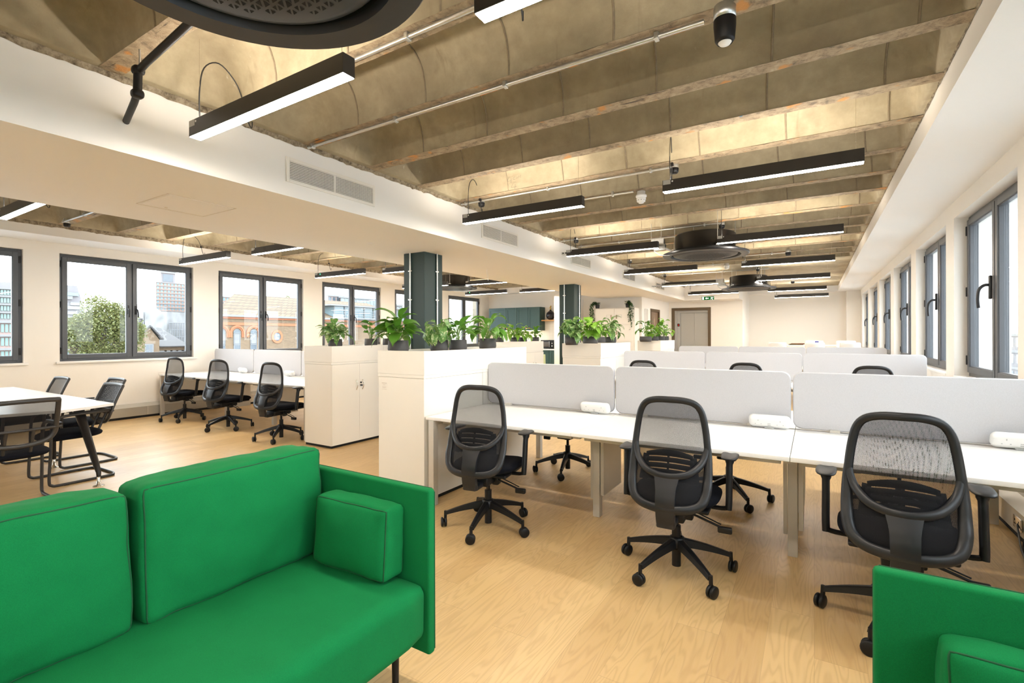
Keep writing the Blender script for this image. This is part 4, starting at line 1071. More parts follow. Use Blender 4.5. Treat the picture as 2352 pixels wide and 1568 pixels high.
def plant(x,y,z,label,mat,h=.30,spread=.2,n=22,L=.17,W=.065,pr=.085,ph=.12,seed=1,droop=1.3,upright=.5,lo=.25,group='potted plants along the planter boxes'):
    rg=random.Random(seed); r=thing('potted_plant',label,'plant',(x,y,z),0,group)
    b=MB(); b.lathe([(0,0),(pr*.92,0),(pr*1.06,ph*.35),(pr,ph),(pr*.9,ph),(pr*.88,ph-.02)],26); b.build('pot',potm,r)
    b=MB(); b.cyl((0,0,0),pr*.9,ph-.03,ph-.02,20); b.build('soil',soil,r)
    st=MB(); lf=MB()
    n=int(n*1.25)
    for i in range(n):
        k=i/n; az=i*2.399+rg.uniform(-.4,.4); hh=ph+h*(lo+(1-lo)*k)*rg.uniform(.65,1.05); rad=spread*(1-k*upright)*rg.uniform(.18,.5)
        p0=Vector((rg.uniform(-.02,.02),rg.uniform(-.02,.02),ph-.02)); p2=Vector((math.cos(az)*rad,math.sin(az)*rad,hh))
        p1=Vector((p2.x*.35,p2.y*.35,hh*.62+ph*.2)); st.tube([p0,p0.lerp(p1,.5)+Vector((0,0,.01)),p1,p1.lerp(p2,.55)+Vector((0,0,.006)),p2],.0032,5)
        el=.35+1.0*k*upright+rg.uniform(-.45,.45); leaf(lf,p2,az+rg.uniform(-.6,.6),el,min(L,.24)*rg.uniform(.55,1.0),W*rg.uniform(.95,1.35),droop*rg.uniform(.75,1.25),twist=rg.uniform(-.6,.6))
    st.build('stems',stemm,r); lf.build('leaves',mat,r); return r
def onY(px,x): return atx(px,780,x).y
PZ=1.25
pl=[ (770,-5.35,leaf_v,dict(h=.19,spread=.26,n=26,L=.22,W=.085,seed=3,droop=1.5,upright=.7),'potted plant with pale mottled leaves, on the corner by left window bench'),
 (852,-5.35,leaf_d,dict(h=.24,spread=.2,n=13,L=.20,W=.055,seed=4,droop=1.1,upright=.6),'sparse dark leaved potted plant before fourth left window'),
 (893,-5.3,leaf_d,dict(h=.22,spread=.22,n=16,L=.2,W=.06,seed=5,droop=1.6),'potted plant with one yellow leaf, half behind the big peace lily'),
 (1182,-5.35,leaf_b,dict(h=.24,spread=.3,n=22,L=.30,W=.075,seed=11,droop=1.9),'bushy light green potted plant before the teal wall cupboards'),
 (1201,-5.3,leaf_b,dict(h=.20,spread=.3,n=16,L=.28,W=.075,seed=12,droop=2.0),'right hand twin of the bushy plant before the teal cupboards'),
 (1229,-5.35,leaf_d,dict(h=.22,spread=.22,n=12,L=.26,W=.06,seed=13,droop=1.2),'small spiky potted plant left of the microwave'),
 (1147,-5.35,leaf_v,dict(h=.22,spread=.3,n=14,L=.26,W=.07,seed=14,droop=1.9),'potted plant partly behind the peace lily on third pot of near row')]
for px,x,mt,kw,l in pl: plant(x,onY(px,x),PZ-.01,l,mt,**kw)
pa=[ (909,-3.03,leaf_d,dict(h=.21,spread=.24,n=24,L=.235,W=.085,pr=.088,seed=21,droop=1.25,upright=.75),'large glossy potted plant with an upright leaf on the near end of the first planter'),
 (1009,-3.03,leaf_v,dict(h=.19,spread=.24,n=24,L=.21,W=.062,pr=.082,seed=22,droop=2.6,upright=.4),'potted plant with long drooping silvery variegated leaves'),
 (1052,-3.0,leaf_d,dict(h=.22,spread=.2,n=15,L=.2,W=.055,pr=.085,seed=23,droop=1.2,upright=.8),'potted plant with narrow dark leaves, right of the drooping silvery one'),
 (1120,-3.03,leaf_d,dict(h=.24,spread=.28,n=21,L=.25,W=.075,pr=.09,ph=.13,seed=24,droop=1.5),'potted peace lily with wide leaves at far end of first planter')]
for px,x,mt,kw,l in pa: plant(x if px>909 else -3.17,max(onY(px,x),3.215),PZ-.01,l,mt,**kw)
pb=[ (1313,-3.2,leaf_v,dict(h=.26,spread=.26,n=28,L=.23,W=.105,pr=.1,seed=31,droop=1.9,upright=.6),'round leaved dark and cream potted plant before the far green column'),
 (1356,-3.1,leaf_b,dict(h=.28,spread=.26,n=24,L=.25,W=.12,pr=.12,ph=.13,seed=32,droop=1.6,upright=.6),'potted plant with broad yellow green leaves in a wide pot, second planter'),
 (1378,-3.15,leaf_b,dict(h=.24,spread=.2,n=15,L=.2,W=.08,pr=.09,seed=33,droop=1.4),'small bright potted plant between broad leaved and silvery plants'),
 (1402,-3.1,leaf_v,dict(h=.30,spread=.32,n=28,L=.26,W=.08,pr=.1,seed=34,droop=2.2,upright=.7),'silvery drooping potted plant at the far end of the second planter')]
for px,x,mt,kw,l in pb: plant(x,onY(px,x),PZ,l,mt,**kw)
pc=[ (1483,-3.25,leaf_d,dict(h=.36,spread=.42,n=14,L=.36,W=.09,pr=.13,seed=41,droop=1.7,upright=.8),'potted plant with one tall leaf at left of the farthest planter'),
 (1500,-3.2,leaf_b,dict(h=.26,spread=.36,n=16,L=.32,W=.10,pr=.12,seed=42,droop=1.4),'bright green potted plant, second from left on the farthest planter'),
 (1516,-3.2,leaf_d,dict(h=.28,spread=.34,n=16,L=.3,W=.10,pr=.11,seed=43,droop=1.5),'dark green potted plant, third from left on the farthest planter'),
 (1529,-3.2,leaf_b,dict(h=.40,spread=.4,n=15,L=.38,W=.08,pr=.12,seed=44,droop=2.0,upright=.9),'yellow green potted plant at the right of the farthest planter')]
for px,x,mt,kw,l in pc: plant(x,min(onY(px,x),12.5),PZ,l,mt,**kw)
# fallen yellow leaf as part of its plant
q=[o for o in bpy.data.objects if o.get('label','').startswith('potted plant with one yellow')][0]
b=MB(); leaf(b,(-.02,-.16,.16),R(200),-.1,.11,.05,.4); b.build('yellow_leaf',yellow_l,q)
def trailing(x,y,z,label,seed,drop,dirx,pr=.07):
    rg=random.Random(seed); r=thing('trailing_plant',label,'plant',(x,y,z))
    b=MB(); b.lathe([(0,0),(pr*.8,0),(pr,.12),(pr*.9,.12),(pr*.88,.10),(0,.10)],18); b.build('pot',potm,r)
    st=MB(); lf=MB()
    for s in range(7):
        a=rg.uniform(-.9,.9); ox=dirx*rg.uniform(.08,.20); oy=-.08-rg.uniform(0,.06); dr=drop*rg.uniform(.45,1)
        pts=smooth([(0,0,.10),(ox*.5,oy*.6,.15+rg.uniform(0,.05)),(ox,oy,.05),(ox+rg.uniform(-.04,.04),oy-.01,-dr*.5),(ox+rg.uniform(-.05,.05),oy,-dr)],7)
        st.tube(pts,.003,4)
        for p in pts[3:]:
            for _ in range(2): leaf(lf,p+Vector((rg.uniform(-.02,.02),rg.uniform(-.02,.02),rg.uniform(-.03,.03))),rg.uniform(0,6.28),rg.uniform(-.8,.5),rg.uniform(.035,.055),.035,.8,n=3)
    for _ in range(60): leaf(lf,(rg.uniform(-.08,.08),rg.uniform(-.1,.05),.12+rg.uniform(0,.08)),rg.uniform(0,6.28),rg.uniform(-.2,.9),.05,.035,.8,n=3)
    st.build('vines',stemm,r); lf.build('leaves',leaf_i,r); return r
trailing(-5.68,14.3,2.215,'trailing ivy in dark pot hanging down left end of white lockers',5,.62,-1)
trailing(-4.72,14.3,2.215,'trailing ivy in dark pot hanging down right end of white lockers',6,.72,1)
# ================================================================== KITCHEN AND FAR END
r=thing('wall_cupboard_run','teal green shaker wall cupboards with copper knobs','kitchen cupboard',(-8.7,14.3,1.56))
xs=[aty(p,730,14.28).x for p in (1123,1162.5,1187.5,1213,1240)]
box('carcass',xs[0]+8.7,xs[-1]+8.7,.0,.345,0,.78,green_c,r,bev=.003)
for i in range(4):
    a,c=xs[i]+8.7+.004,xs[i+1]+8.7-.004; b=MB(); b.box(a,c,-.018,-.001,.006,.774)
    for (u0,u1,w0,w1) in ((a,a+.07,.006,.774),(c-.07,c,.006,.774),(a+.07,c-.07,.006,.09),(a+.07,c-.07,.69,.774)): b.box(u0,u1,-.026,-.018,w0,w1)
    d_=b.build('door',green_c,r,bev=.002); kx=c-.05 if i in(0,2) else a+.05
    q=MB(); q.lathe([(0,0),(.026,.003),(.032,.014),(.016,.024),(.010,.036)],16,M=Matrix.Translation((kx,-.062,.075))@Matrix.Rotation(R(-90),4,'X')); q.build('knob',copper,d_)
b=MB(); b.box(xs[0]+8.75,xs[-1]+8.65,.05,.1,-.012,-.001); b.build('under_cupboard_light',undercab,r)
r=thing('base_cupboard_run','teal green shaker base cupboards under the kitchen worktop','kitchen cupboard',(-8.0,14.05,0))
box('carcass',-1.9,1.45,.02,.595,.1,.92,green_c,r); box('plinth',-1.9,1.45,.06,.595,0,.1,void,r)
for i in range(5):
    a=-1.9+i*.67+.004; c=a+.662; b=MB(); b.box(a,c,0,.019,.11,.915)
    for (u0,u1,w0,w1) in ((a,a+.07,.11,.915),(c-.07,c,.11,.915),(a+.07,c-.07,.11,.19),(a+.07,c-.07,.835,.915)): b.box(u0,u1,-.008,0,w0,w1)
    b.build('door',green_c,r,bev=.002)
o=box('kitchen_worktop',-9.93,-6.54,14.0,14.645,.922,.96,desk_w,bev=.004); tag(o,'white kitchen worktop over the teal base cupboards','worktop')
struct(box('trim_15',-9.96,-6.53,14.635,14.649,.96,1.98,tile_m))
o=box('wooden_shelf',aty(1240.5,731,14.4).x,-6.53,14.38,14.63,1.87,1.91,wood_s,bev=.003); tag(o,'light wooden shelf right of the teal wall cupboards','shelf')
r=thing('round_vase','black round vase with dried gold stem on the wooden shelf','vase',(-7.40,14.49,1.911))
b=MB(); b.lathe([(0,0),(.06,0),(.13,.06),(.15,.14),(.13,.22),(.06,.285),(.035,.30),(.035,.33),(.03,.33)],28); b.build('vase_body',vase_m,r)
b=MB()
for k in range(5): 
    for _ in range(1): b.lathe([(0,-.02),(.02,-.01),(.026,0),(.02,.012),(0,.02)],10,(.012*math.sin(k*2),.01*math.cos(k*2),.35+k*.025))
b.tube([(0,0,.25),(0,0,.44)],.004,5); b.build('dried_stem',gold,r)
r=thing('microwave_oven','black microwave oven on the white kitchen worktop','microwave',(-7.36,14.2,.961))
b=MB(); b.rbox(-.25,.25,-.01,.36,.012,.28,.008); b.build('oven_body',blackp,r); b=MB(); b.rbox(-.235,.10,-.02,-.0105,.03,.262,.004); dr=b.build('door',blackm,r)
b=MB(); b.box(-.19,.05,-.0215,-.0205,.07,.22); b.build('door_window',simple('dark_glass',(.10,.09,.08,1),.1),dr); b=MB(); b.tube([(.085,-.045,.05),(.085,-.045,.24)],.007,8); b.build('handle',chrome,dr)
for z in (.09,.18): b=MB(); b.lathe([(0,.0),(.02,.0),(.02,.015),(0,.015)],16,M=Matrix.Translation((.17,-.011,z))@Matrix.Rotation(R(90),4,'X')); b.build('dial',chrome,r)
def shell_chair(name,label,mat,x,y,rz,sh,top,group=None,w=.44):
    r=thing(name,label,'chair',(x,y,0),rz,group)
    b=MB(); pr=[(-.2,.0),(-.1,-.015),(.1,-.01),(.18,.03),(.215,.12),(.235,top-sh)]
    P=smooth([(0,-y_,z) for y_,z in pr],4)
    b.grid(lambda u,v_: (lambda p: Vector(((v_-.5)*w*(1-.12*u*u),p.y+.12*(abs(v_-.5)*2)**2*max(0,u-.4),sh+p.z-.012*(abs(v_-.5)*2)**8)))(P[min(len(P)-1,int(u*(len(P)-1)+.5))]),len(P)-1,12); b.build('seat_shell',mat,r,solid=.012)
    for sx in (-1,1):
        for sy in (-1,1):
            q=MB(); q.tube([(sx*.13,sy*.1,sh-.015),(sx*.22,sy*.2,0)],.011,8); q.build('leg',mat if name!='shell_chair' else white_p,r)
    if sh>.6: q=MB(); q.tube([(-.18,-.17,.28),(.18,-.17,.28),(.18,.17,.28),(-.18,.17,.28)],.008,6,closed=True,cap=False); q.build('footrest',chrome,r)
    return r
g='white high chairs around the tall table'
xc=lambda p,y: aty(p,785,y).x
shell_chair('high_chair','white high chair, left one of nearer side at the tall table',white_p,xc(1786,16.4),16.2,R(2),.80,1.185,g,.53)
shell_chair('high_chair','white high chair, middle one of nearer side at the tall table',white_p,xc(1871,16.4),16.2,0,.80,1.185,g,.53)
shell_chair('high_chair','white high chair, right one of nearer side at tall table, by last window',white_p,xc(1951,16.4),16.2,R(-2),.80,1.185,g,.53)
shell_chair('high_chair','white high chair on far side of tall table, just visible behind middle one',white_p,xc(1870,18.3),18.3,PI,.80,1.21,g,.56)
shell_chair('high_chair','white high chair on far side of tall table, behind the right one',white_p,xc(1944,18.3),18.3,PI,.80,1.21,g,.56)
r=thing('high_table','tall pale table behind the farthest desk screens','table',(-.15,17.25,0))
b=MB(); b.rbox(-.95,.95,-.45,.45,1.06,1.09,.005); b.build('tabletop',desk_w,r)
for sx in (-1,1):
    for sy in (-1,1): b=MB(); b.tube([(sx*.85,sy*.36,1.06),(sx*.88,sy*.40,0)],.02,10); b.build('leg',white_p,r)
mx_=xc(1832,17.1)
for i,(dx,dz,rz,mt,l) in enumerate([(-.05,0,4,mag2,'lowest olive magazine in pile on tall table'),(.0,.014,-8,mag,'reddish magazine second in the pile on tall table'),(-.03,.028,10,mag2,'green and cream magazine near top of the pile on tall table'),(.03,.042,-3,mag,'topmost brown magazine of the pile on tall table')]):
    b=MB(); b.box(-.19,.19,-.14,.14,0,.013); o=b.build('magazine',mt,None,loc=(mx_+dx,17.05,1.0905+dz),rz=R(rz)); tag(o,l,'magazine','magazines piled on the tall table')
b=MB(); b.rbox(-.05,.05,-.03,.03,0,.115,.01); o=b.build('navy_pouch',navy,None,loc=(xc(1876,17.3),17.3,1.0905)); tag(o,'small navy blue pouch on the tall table behind the middle high chair','pouch')
# pale green chair in kitchen
shell_chair('shell_chair','pale green plastic chair glimpsed before the kitchen base cupboards',yell,-6.95,12.7,R(75),.45,.84)
# lockers
r=thing('locker_unit','cream two-column storage lockers with handles and label frames','locker',(-5.72,14.18,0))
LW=aty(1458,709,14.2).x+5.72
box('carcass',0,LW,.02,.46,.0,2.20,lam,r,bev=.002)
b=MB(); b.box(-.01,LW+.01,-.002,.46,2.2,2.215); b.build('locker_top',lam_edge,r)
zs=[2.19,1.71,1.21,.71,.1]
for i in range(4):
    for j in range(2):
        a=.02+j*(LW-.04)/2; c=a+(LW-.04)/2-.006; b=MB(); b.box(a,c,0,.018,zs[i+1]+.004,zs[i]-.003); d_=b.build('door',lam,r,bev=.0015)
        hx=c-.09 if j==0 else a+.07; q=MB(); q.rbox(hx-.012,hx+.012,-.02,-.001,zs[i]-.30,zs[i]-.18,.004); q.build('handle',simple('bronze_handle',(.35,.25,.15,1),.35,.6) if 'bronze_handle' not in MATS else MATS['bronze_handle'],d_)
        fx=c-.24 if j==0 else a+.11; q=MB()
        for (u0,u1,w0,w1) in ((0,.12,0,.004),(0,.12,.066,.07),(0,.004,0,.07),(.116,.12,0,.07)): q.box(fx+u0,fx+u1,-.004,0,zs[i]-.25+w0,zs[i]-.25+w1)
        q.build('label_frame',grey_p,d_)
# wall sign, door, lift
r=thing('wall_sign','clear acrylic notice holder on the cream wall beside the brown door','sign',(-4.398,15.08,1.95))
b=MB(); b.rbox(0,.01,-.16,.16,-.26,.26,.003); b.build('sign_panel',simple('pale_acrylic',(.72,.70,.66,1),.25),r); b=MB()
for dy in (-.15,.15):
    for dz in (-.25,.25): b.cyl((.012,dy,dz),.012,-.012,.012,12)
b.build('stand_off',chrome,r)
d=bpy.data.objects.new('door_1',None); COL.objects.link(d); d['kind']='structure'; d.location=(-4.45,16.1,0)
b=MB(); b.box(-.05,.06,-.55,-.47,0,2.24); b.box(-.05,.06,.47,.55,0,2.24); b.box(-.05,.06,-.47,.47,2.16,2.24); b.build('door_frame',brown_w,d)
b=MB(); b.box(-.03,.01,-.465,.465,0,2.155); dl=b.build('door_leaf',brown_d,d); b=MB(); b.box(.0105,.013,-.05,.07,1.1,2.0); b.build('vision_panel',simple('bronze_vision_panel',(.32,.24,.16,1),.2),dl)
b=MB(); b.lathe([(0,0),(.055,0),(.055,.002),(0,.002)],20,M=Matrix.Translation((.011,.3,1.5))@Matrix.Rotation(R(90),4,'Y')); b.build('round_sticker',blue_d,dl); b=MB(); b.tube([(.05,.38,1.05),(.05,.25,1.05)],.01,8); b.build('door_handle',chrome,dl)
d=bpy.data.objects.new('door_2',None); COL.objects.link(d); d['kind']='structure'; d.location=(-3.645,17.95,0)
b=MB(); b.box(-.655,-.56,-.07,.05,0,2.35); b.box(.56,.655,-.07,.05,0,2.35); b.box(-.56,.56,-.07,.05,2.26,2.35); b.build('lift_surround',brown_w,d)
b=MB(); b.box(-.56,-.50,-.02,.16,0,2.26); b.box(-.50,-.38,.04,.16,0,2.26); b.box(-.38,.56,.04,.16,2.18,2.26); b.build('lift_jamb',steel,d)
for a,c in ((-.375,.085),(.09,.56)): b=MB(); b.box(a,c,.10,.13,0,2.175); b.build('lift_door_panel',steel,d)
b=MB(); b.box(-.48,-.405,.03,.04,1.70,1.80); b.build('floor_indicator',void,d); b=MB(); b.box(-.455,-.43,.028,.03,1.725,1.775); b.build('indicator_digit',emit('red_digit',(1,.05,.03,1),.6),d)
b=MB(); b.box(-.62,.62,.16,.3,0,2.4); b.build('lift_shaft_back',void,d)
# ================================================================== OUTSIDE
def fac_mat(name,base,w=.35,h=.12,mort=(0.231,0.210,0.176,1),var=.2):
    t=NT(name); s=t.sep(t.geo()); br=t.n('ShaderNodeTexBrick'); br.inputs['Scale'].default_value=1; br.inputs['Brick Width'].default_value=w; br.inputs['Row Height'].default_value=h; br.inputs['Mortar Size'].default_value=h*.1
    br.inputs['Color1'].default_value=tuple(x*(1+var) for x in base[:3])+(1,); br.inputs['Color2'].default_value=tuple(x*(1-var) for x in base[:3])+(1,); br.inputs['Mortar'].default_value=mort
    t.l(t.comb(t.math('ADD',s[1],s[0]),s[2],0),br.inputs['Vector']); nz=t.noise(t.geo(),.8,4)
    t.set(Base_Color=t.mix(t.math('MULTIPLY',nz,.5),br.outputs[0],tuple(x*.7 for x in base[:3])+(1,)),Roughness=.9); return t.m
brick=fac_mat('stock_brick',(0.146,0.094,0.054,1),.22,.075,(0.139,0.118,0.084,1)); rbrick=simple('red_brick_arch',(0.269,0.096,0.044,1),.85,var=.15); rooft=fac_mat('clay_roof_tile',(0.102,0.068,0.036,1),.5,.30,(.035,.022,.013,1),.12)
slate=simple('grey_slate_roof',(0.050,0.046,0.046,1),.8,var=.15,scale=2); stone_w=simple('white_painted_stone',(0.150,0.150,0.150,1),.7); gl_b=simple('pale_blue_glazing',(0.107,0.150,0.167,1),.15,var=.3,scale=.6); gl_t=simple('teal_glazing',(0.107,0.178,0.164,1),.2,var=.2,scale=.8)
gl_d=simple('dark_window_glazing',(0.065,0.082,0.099,1),.15,var=.3,scale=2); terrac=simple('terracotta_cladding',(0.244,0.129,0.088,1),.7,var=.2,scale=1.2); greyb=simple('grey_brick_cladding',(0.152,0.143,0.149,1),.85,var=.15,scale=.7)
wrap=simple('white_sheeting',(0.161,0.161,0.161,1),.6,var=.12,scale=1.5,bump=.3); pinkc=simple('dusty_pink_cladding',(0.235,0.165,0.147,1),.7); scaf=simple('scaffold_steel',(0.126,0.130,0.139,1),.5); lead_m=simple('street_tarmac',(.26,.265,.27,1),.9)
struct(box('ground_outside',-400,200,-200,400,-13.2,-13,lead_m))
XB=-38
def py(px): return atx(px,760,XB).y
def pz(px,p): return atx(px,p,XB).z
r=thing('brick_building','stock brick building with tiled roof, red arches and a round window','building',(XB,20,0))
ya,yb=py(488)-20,20.0; zt=2.85
b=MB(); b.prism([(0,ya),(0,yb),(-14,yb),(-14,ya+9)],-13,zt,'z'); b.build('wall',brick,r)
b=MB(); b.box(0,.12,ya,yb,zt-.13,zt+.02); b.box(0,.06,ya,yb,zt-.62,zt-.42); b.build('red_brick_band',rbrick,r)
b=MB(); b.box(-.1,.3,ya-.2,yb,zt+.02,zt+.17); b.build('gutter',stone_w,r)
b=MB(); rz_=5.2; b.add([(.25,ya-.2,zt+.15),(.25,yb,zt+.15),(-6.5,yb,rz_),(-6.5,ya+5.2,rz_),(-13.5,ya+8.6,zt+.15),(-13.5,yb,zt+.15)],[(0,1,2,3),(0,3,4),(3,2,5,4)]); b.build('roof',rooft,r,fix=True)
for px in (508.7,544,582,618):
    if px==618: continue
    cy_=atx(px,762,XB).y-20; cz=atx(px,764,XB).z
    b=MB(); 
    for (ra,rb_,x0_,x1_) in ((.585,.46,0,.10),(.46,.36,0,.05)):
        K=16; vs=[]
        for k in range(-1,K+2):
            t_=PI*min(max(k,0),K)/K; dz=-.35 if k in (-1,K+1) else 0
            for rr in (ra,rb_):
                for xx in (x0_,x1_): vs.append((xx,cy_+rr*math.cos(t_),cz+rr*math.sin(t_)+dz))
        fs=[]
        for k in range(K+2):
            q=k*4; fs+= [(q,q+4,q+5,q+1),(q+1,q+5,q+7,q+3),(q+3,q+7,q+6,q+2)]
        b.add(vs,fs)
    b.build('brick_arch',rbrick,r)
    b=MB(); b.prism([(cy_+.27*math.cos(PI*k/12),cz+.27*math.sin(PI*k/12)) for k in range(13)]+[(cy_-.27,cz-1.9),(cy_+.27,cz-1.9)],.0,.03,'x'); w_=b.build('window',gl_d,r)
    b=MB(); b.tube([(.04,cy_+.27*math.cos(PI*k/12),cz+.27*math.sin(PI*k/12)) for k in range(13)],.02,5); b.box(.03,.05,cy_-.27,cy_+.27,cz-.05,cz-.01); b.box(.03,.05,cy_-.27,cy_+.27,cz-.95,cz-.9); b.box(.03,.05,cy_-.27,cy_-.23,cz-1.9,cz); b.box(.03,.05,cy_+.23,cy_+.27,cz-1.9,cz); b.box(.031,.045,cy_-.2,cy_+.2,cz-.85,cz-.1); b.build('sash_frame',stone_w,w_)
cy_=atx(636,773,XB).y-20; cz=atx(636,773,XB).z
b=MB(); vs=[]; K=28
for k in range(K):
    t_=2*PI*k/K
    for rr,rz_q in ((.50,.55),(.31,.35)):
        for xx in (0,.08): vs.append((xx,cy_+rr*math.cos(t_),cz+rz_q*math.sin(t_)))
fs=[]
for k in range(K):
    q=k*4; n_=((k+1)%K)*4; fs+= [(q,n_,n_+1,q+1),(q+1,n_+1,n_+3,q+3),(q+3,n_+3,n_+2,q+2)]
b.add(vs,fs); b.build('round_brick_surround',rbrick,r)
b=MB(); b.prism([(cy_+.31*math.cos(2*PI*k/24),cz+.34*math.sin(2*PI*k/24)) for k in range(24)],0,.05,'x'); b.build('round_window',gl_d,r)
b=MB(); b.box(.05,.06,cy_-.2,cy_+.2,cz+.02,cz+.25); b.box(.05,.06,cy_-.2,cy_+.2,cz-.25,cz-.03); b.build('pane',stone_w,r)
# roof terrace with glazing set into that roof
r=thing('glazed_rooftop','glazed rooftop with white railings above the tiled roof','building',(-37.6,31,0))
z0=atx(800,730,-37.6).z; z1=atx(800,703,-37.6).z; a=atx(776,720,-37.6).y-31; c=a+14
b=MB(); b.box(-3,-.6,a,c,z0,z1); b.build('glazing',gl_b,r)
b=MB(); b.box(-3.2,-.2,a-.6,c,z1,z1+.12); b.box(-.5,.3,a-.5,c,z0-.1,z0+.02); 
for k in range(12): b.box(-.59,-.52,a+k*1.2,a+k*1.2+.09,z0,z1)
b.build('white_frame',stone_w,r)
b=MB()
for zz in (.25,.5,.75): b.tube([(.1,a-.5,z0+zz*.9),(.1,c,z0+zz*.9)],.025,5)
for k in range(16): b.tube([(.1,a-.5+k*.9,z0),(.1,a-.5+k*.9,z0+.7)],.02,5)
b.build('railing',stone_w,r)
b=MB(); b.box(-.5,-.45,a+5.4,a+7.8,z0+.05,z0+.75); b.build('blue_banner',simple('blue_banner',(0.021,0.050,0.210,1),.6),r)
def slab(name,label,X_,pl_,pr_,pt,pb_,mat,bandmat,nb,depth=12,cat='building',vert=0,vm=None):
    A=atx(pl_,pt,X_); B=atx(pr_,pt,X_); zb=atx(pl_,pb_,X_).z; zt=A.z
    r=thing(name,label,cat,(X_,(A.y+B.y)/2,0)); hw=(B.y-A.y)/2
    k_=abs(A.y/X_)+.06; b=MB(); b.prism([(0,-hw),(0,hw),(-depth,hw+depth*k_),(-depth,-hw+depth*k_)],zb-6,zt,'z'); b.build('wall',mat,r)
    hgt=(zt-zb)/nb
    for i in range(nb):
        b=MB(); z=zt-hgt*(i+1); b.box(-.6,.25,-hw-.1,hw+.1,z+hgt*.82,z+hgt*.98); fl=b.build('floor_band',stone_w,r)
        q=MB(); z_=z+hgt*.15; n=vert or 1; ww=2*hw/n
        for k in range(n): q.box(0,.06,-hw+k*ww+ww*.15,-hw+(k+1)*ww-ww*.15,z_,z+hgt*.74)
        q.build('window_row',bandmat,fl)
    return r
slab('apartment_tower','distant terracotta and glass apartment tower behind the white sheeting',-150,358.5,431,647,745,terrac,gl_b,12,30,vert=9)
slab('tower_core','dark rooftop core topping the terracotta apartment tower',-165,369,402,621,650,greyb,gl_d,1,14)
slab('apartment_tower','curved end of terracotta apartment block over the tiled roof at left',-120,495,556,679,730,terrac,gl_b,4,30,vert=8)
slab('office_block','distant dusky brick and glass office block beyond the glazed rooftop',-110,753,790,676,735,pinkc,gl_d,3,30,vert=4)
slab('office_block','distant pale glass office block with roof plant beyond the rooftop',-108,782,880,680,735,stone_w,gl_b,3,30,vert=12)
slab('office_block','small flat roofed block seen through the window left of the near column',-90,902,924,698,745,greyb,gl_b,2,20,vert=3)
slab('glass_office','teal glazed office with white floor bands at the left edge',-60,-60,29,657,733,stone_w,gl_t,4,20,vert=12)
slab('clad_building','low building with dusky cladding and green glazing below the glass office',-50,-60,29,735,832,pinkc,gl_t,3,10,vert=9)
slab('low_extension','low pink clad extension with teal glazing under the tree at left',-30,128,189,784,818,pinkc,gl_t,2,8,vert=4)
# dark brick tower with sloping side
A=atx(120,655,-140); B=atx(177,656,-140); C_=atx(203,745,-140)
r=thing('sloping_tower','dark grey sloping brick tower behind the tree','building',(-140,A.y,0))
b=MB(); b.prism([(-10,-20),(C_.y-A.y,-20),(C_.y-A.y,C_.z),(B.y-A.y,B.z),(-10,A.z)],-30,0,'x'); b.build('wall',greyb,r)
for i,(p,q0,q1) in enumerate([(675,150,179),(683,148,165),(697,160,184),(706,150,187),(718,148,175)]):
    P_=atx(q0,p,-140); Q_=atx(q1,p,-140); b=MB(); b.box(0,.5,P_.y-A.y,Q_.y-A.y,P_.z-.35,P_.z+.35); b.build('window_strip',gl_b if i==0 else stone_w,r)
# sheeted scaffold
A=atx(333,714,-70); B=atx(427,716,-70); zb=atx(333,770,-70).z
r=thing('sheeted_scaffold','building wrapped in white sheeting with scaffold showing','scaffold',(-70,A.y,0)); w_=B.y-A.y
b=MB(); b.grid(lambda u,v_:Vector((.25*noise.noise(Vector((u*9,v_*7,1))),w_*u,zb-3+(A.z-zb+3)*v_)),24,14); b.box(-8,-.4,0,w_,zb-8,A.z-.1); b.build('sheeting',wrap,r)
b=MB()
for k in range(9): y_=w_*.52+k*w_*.06; b.tube([(.7,y_,zb-3),(.7,y_,zb+1.6)],.05,5)
for k in range(5): b.tube([(.7,w_*.5,zb-2+k*.9),(.7,w_,zb-2+k*.9)],.05,5)
b.build('scaffold_pole',scaf,r)
b=MB(); b.add([(-6,w_*.3,A.z),(-6,w_*1.0,A.z),(-10,w_*1.0,A.z+1.3),(-10,w_*.35,A.z+1.3)],[(0,1,2,3)]); b.build('roof',stone_w,r,solid=.1)
# brick houses
def house(label,X_,pl_,pr_,pe,prg,mat,rm,gable=False,wins=4):
    A=atx(pl_,pe,X_); B=atx(pr_,pe,X_); zr=atx(pl_,prg,X_).z
    r=thing('brick_house',label,'house',(X_,A.y,0)); w=B.y-A.y; ze=A.z
    b=MB(); b.box(-8,0,0,w,-13,ze); 
    if gable: b.prism([(0,ze),(w,ze),(w/2,zr)],-8,0,'x')
    b.build('wall',mat,r)
    b=MB()
    if gable: b.add([(.2,-.2,ze),(.2,w/2,zr+.1),(-8,w/2,zr+.1),(-8,-.2,ze)],[(0,1,2,3)]); b.add([(.2,w+.2,ze),(.2,w/2,zr+.1),(-8,w/2,zr+.1),(-8,w+.2,ze)],[(0,1,2,3)])
    else: b.add([(.3,-.1,ze),(.3,w,ze),(-4,w,zr),(-4,-.1,zr)],[(0,1,2,3)]); b.box(-4.5,-3.6,w*.1,w*.16,zr-.5,zr+.9)
    b.build('roof',rm,r,solid=.08)
    for k in range(wins):
        y_=w*(k+.5)/wins; q=MB(); q.box(0,.04,y_-.28,y_+.28,ze-1.25,ze-.3); wd=q.build('window',stone_w,r); q=MB()
        for s1 in (-.2,0.02): q.box(.04,.05,y_+s1,y_+s1+.17,ze-1.17,ze-.80); q.box(.04,.05,y_+s1,y_+s1+.17,ze-.74,ze-.38)
        q.build('pane',gl_d,wd)
    return r
house('brick house with slate roof below the sheeted scaffold, right part of second window',-42,366,432,796,757,brick,slate,False,5)
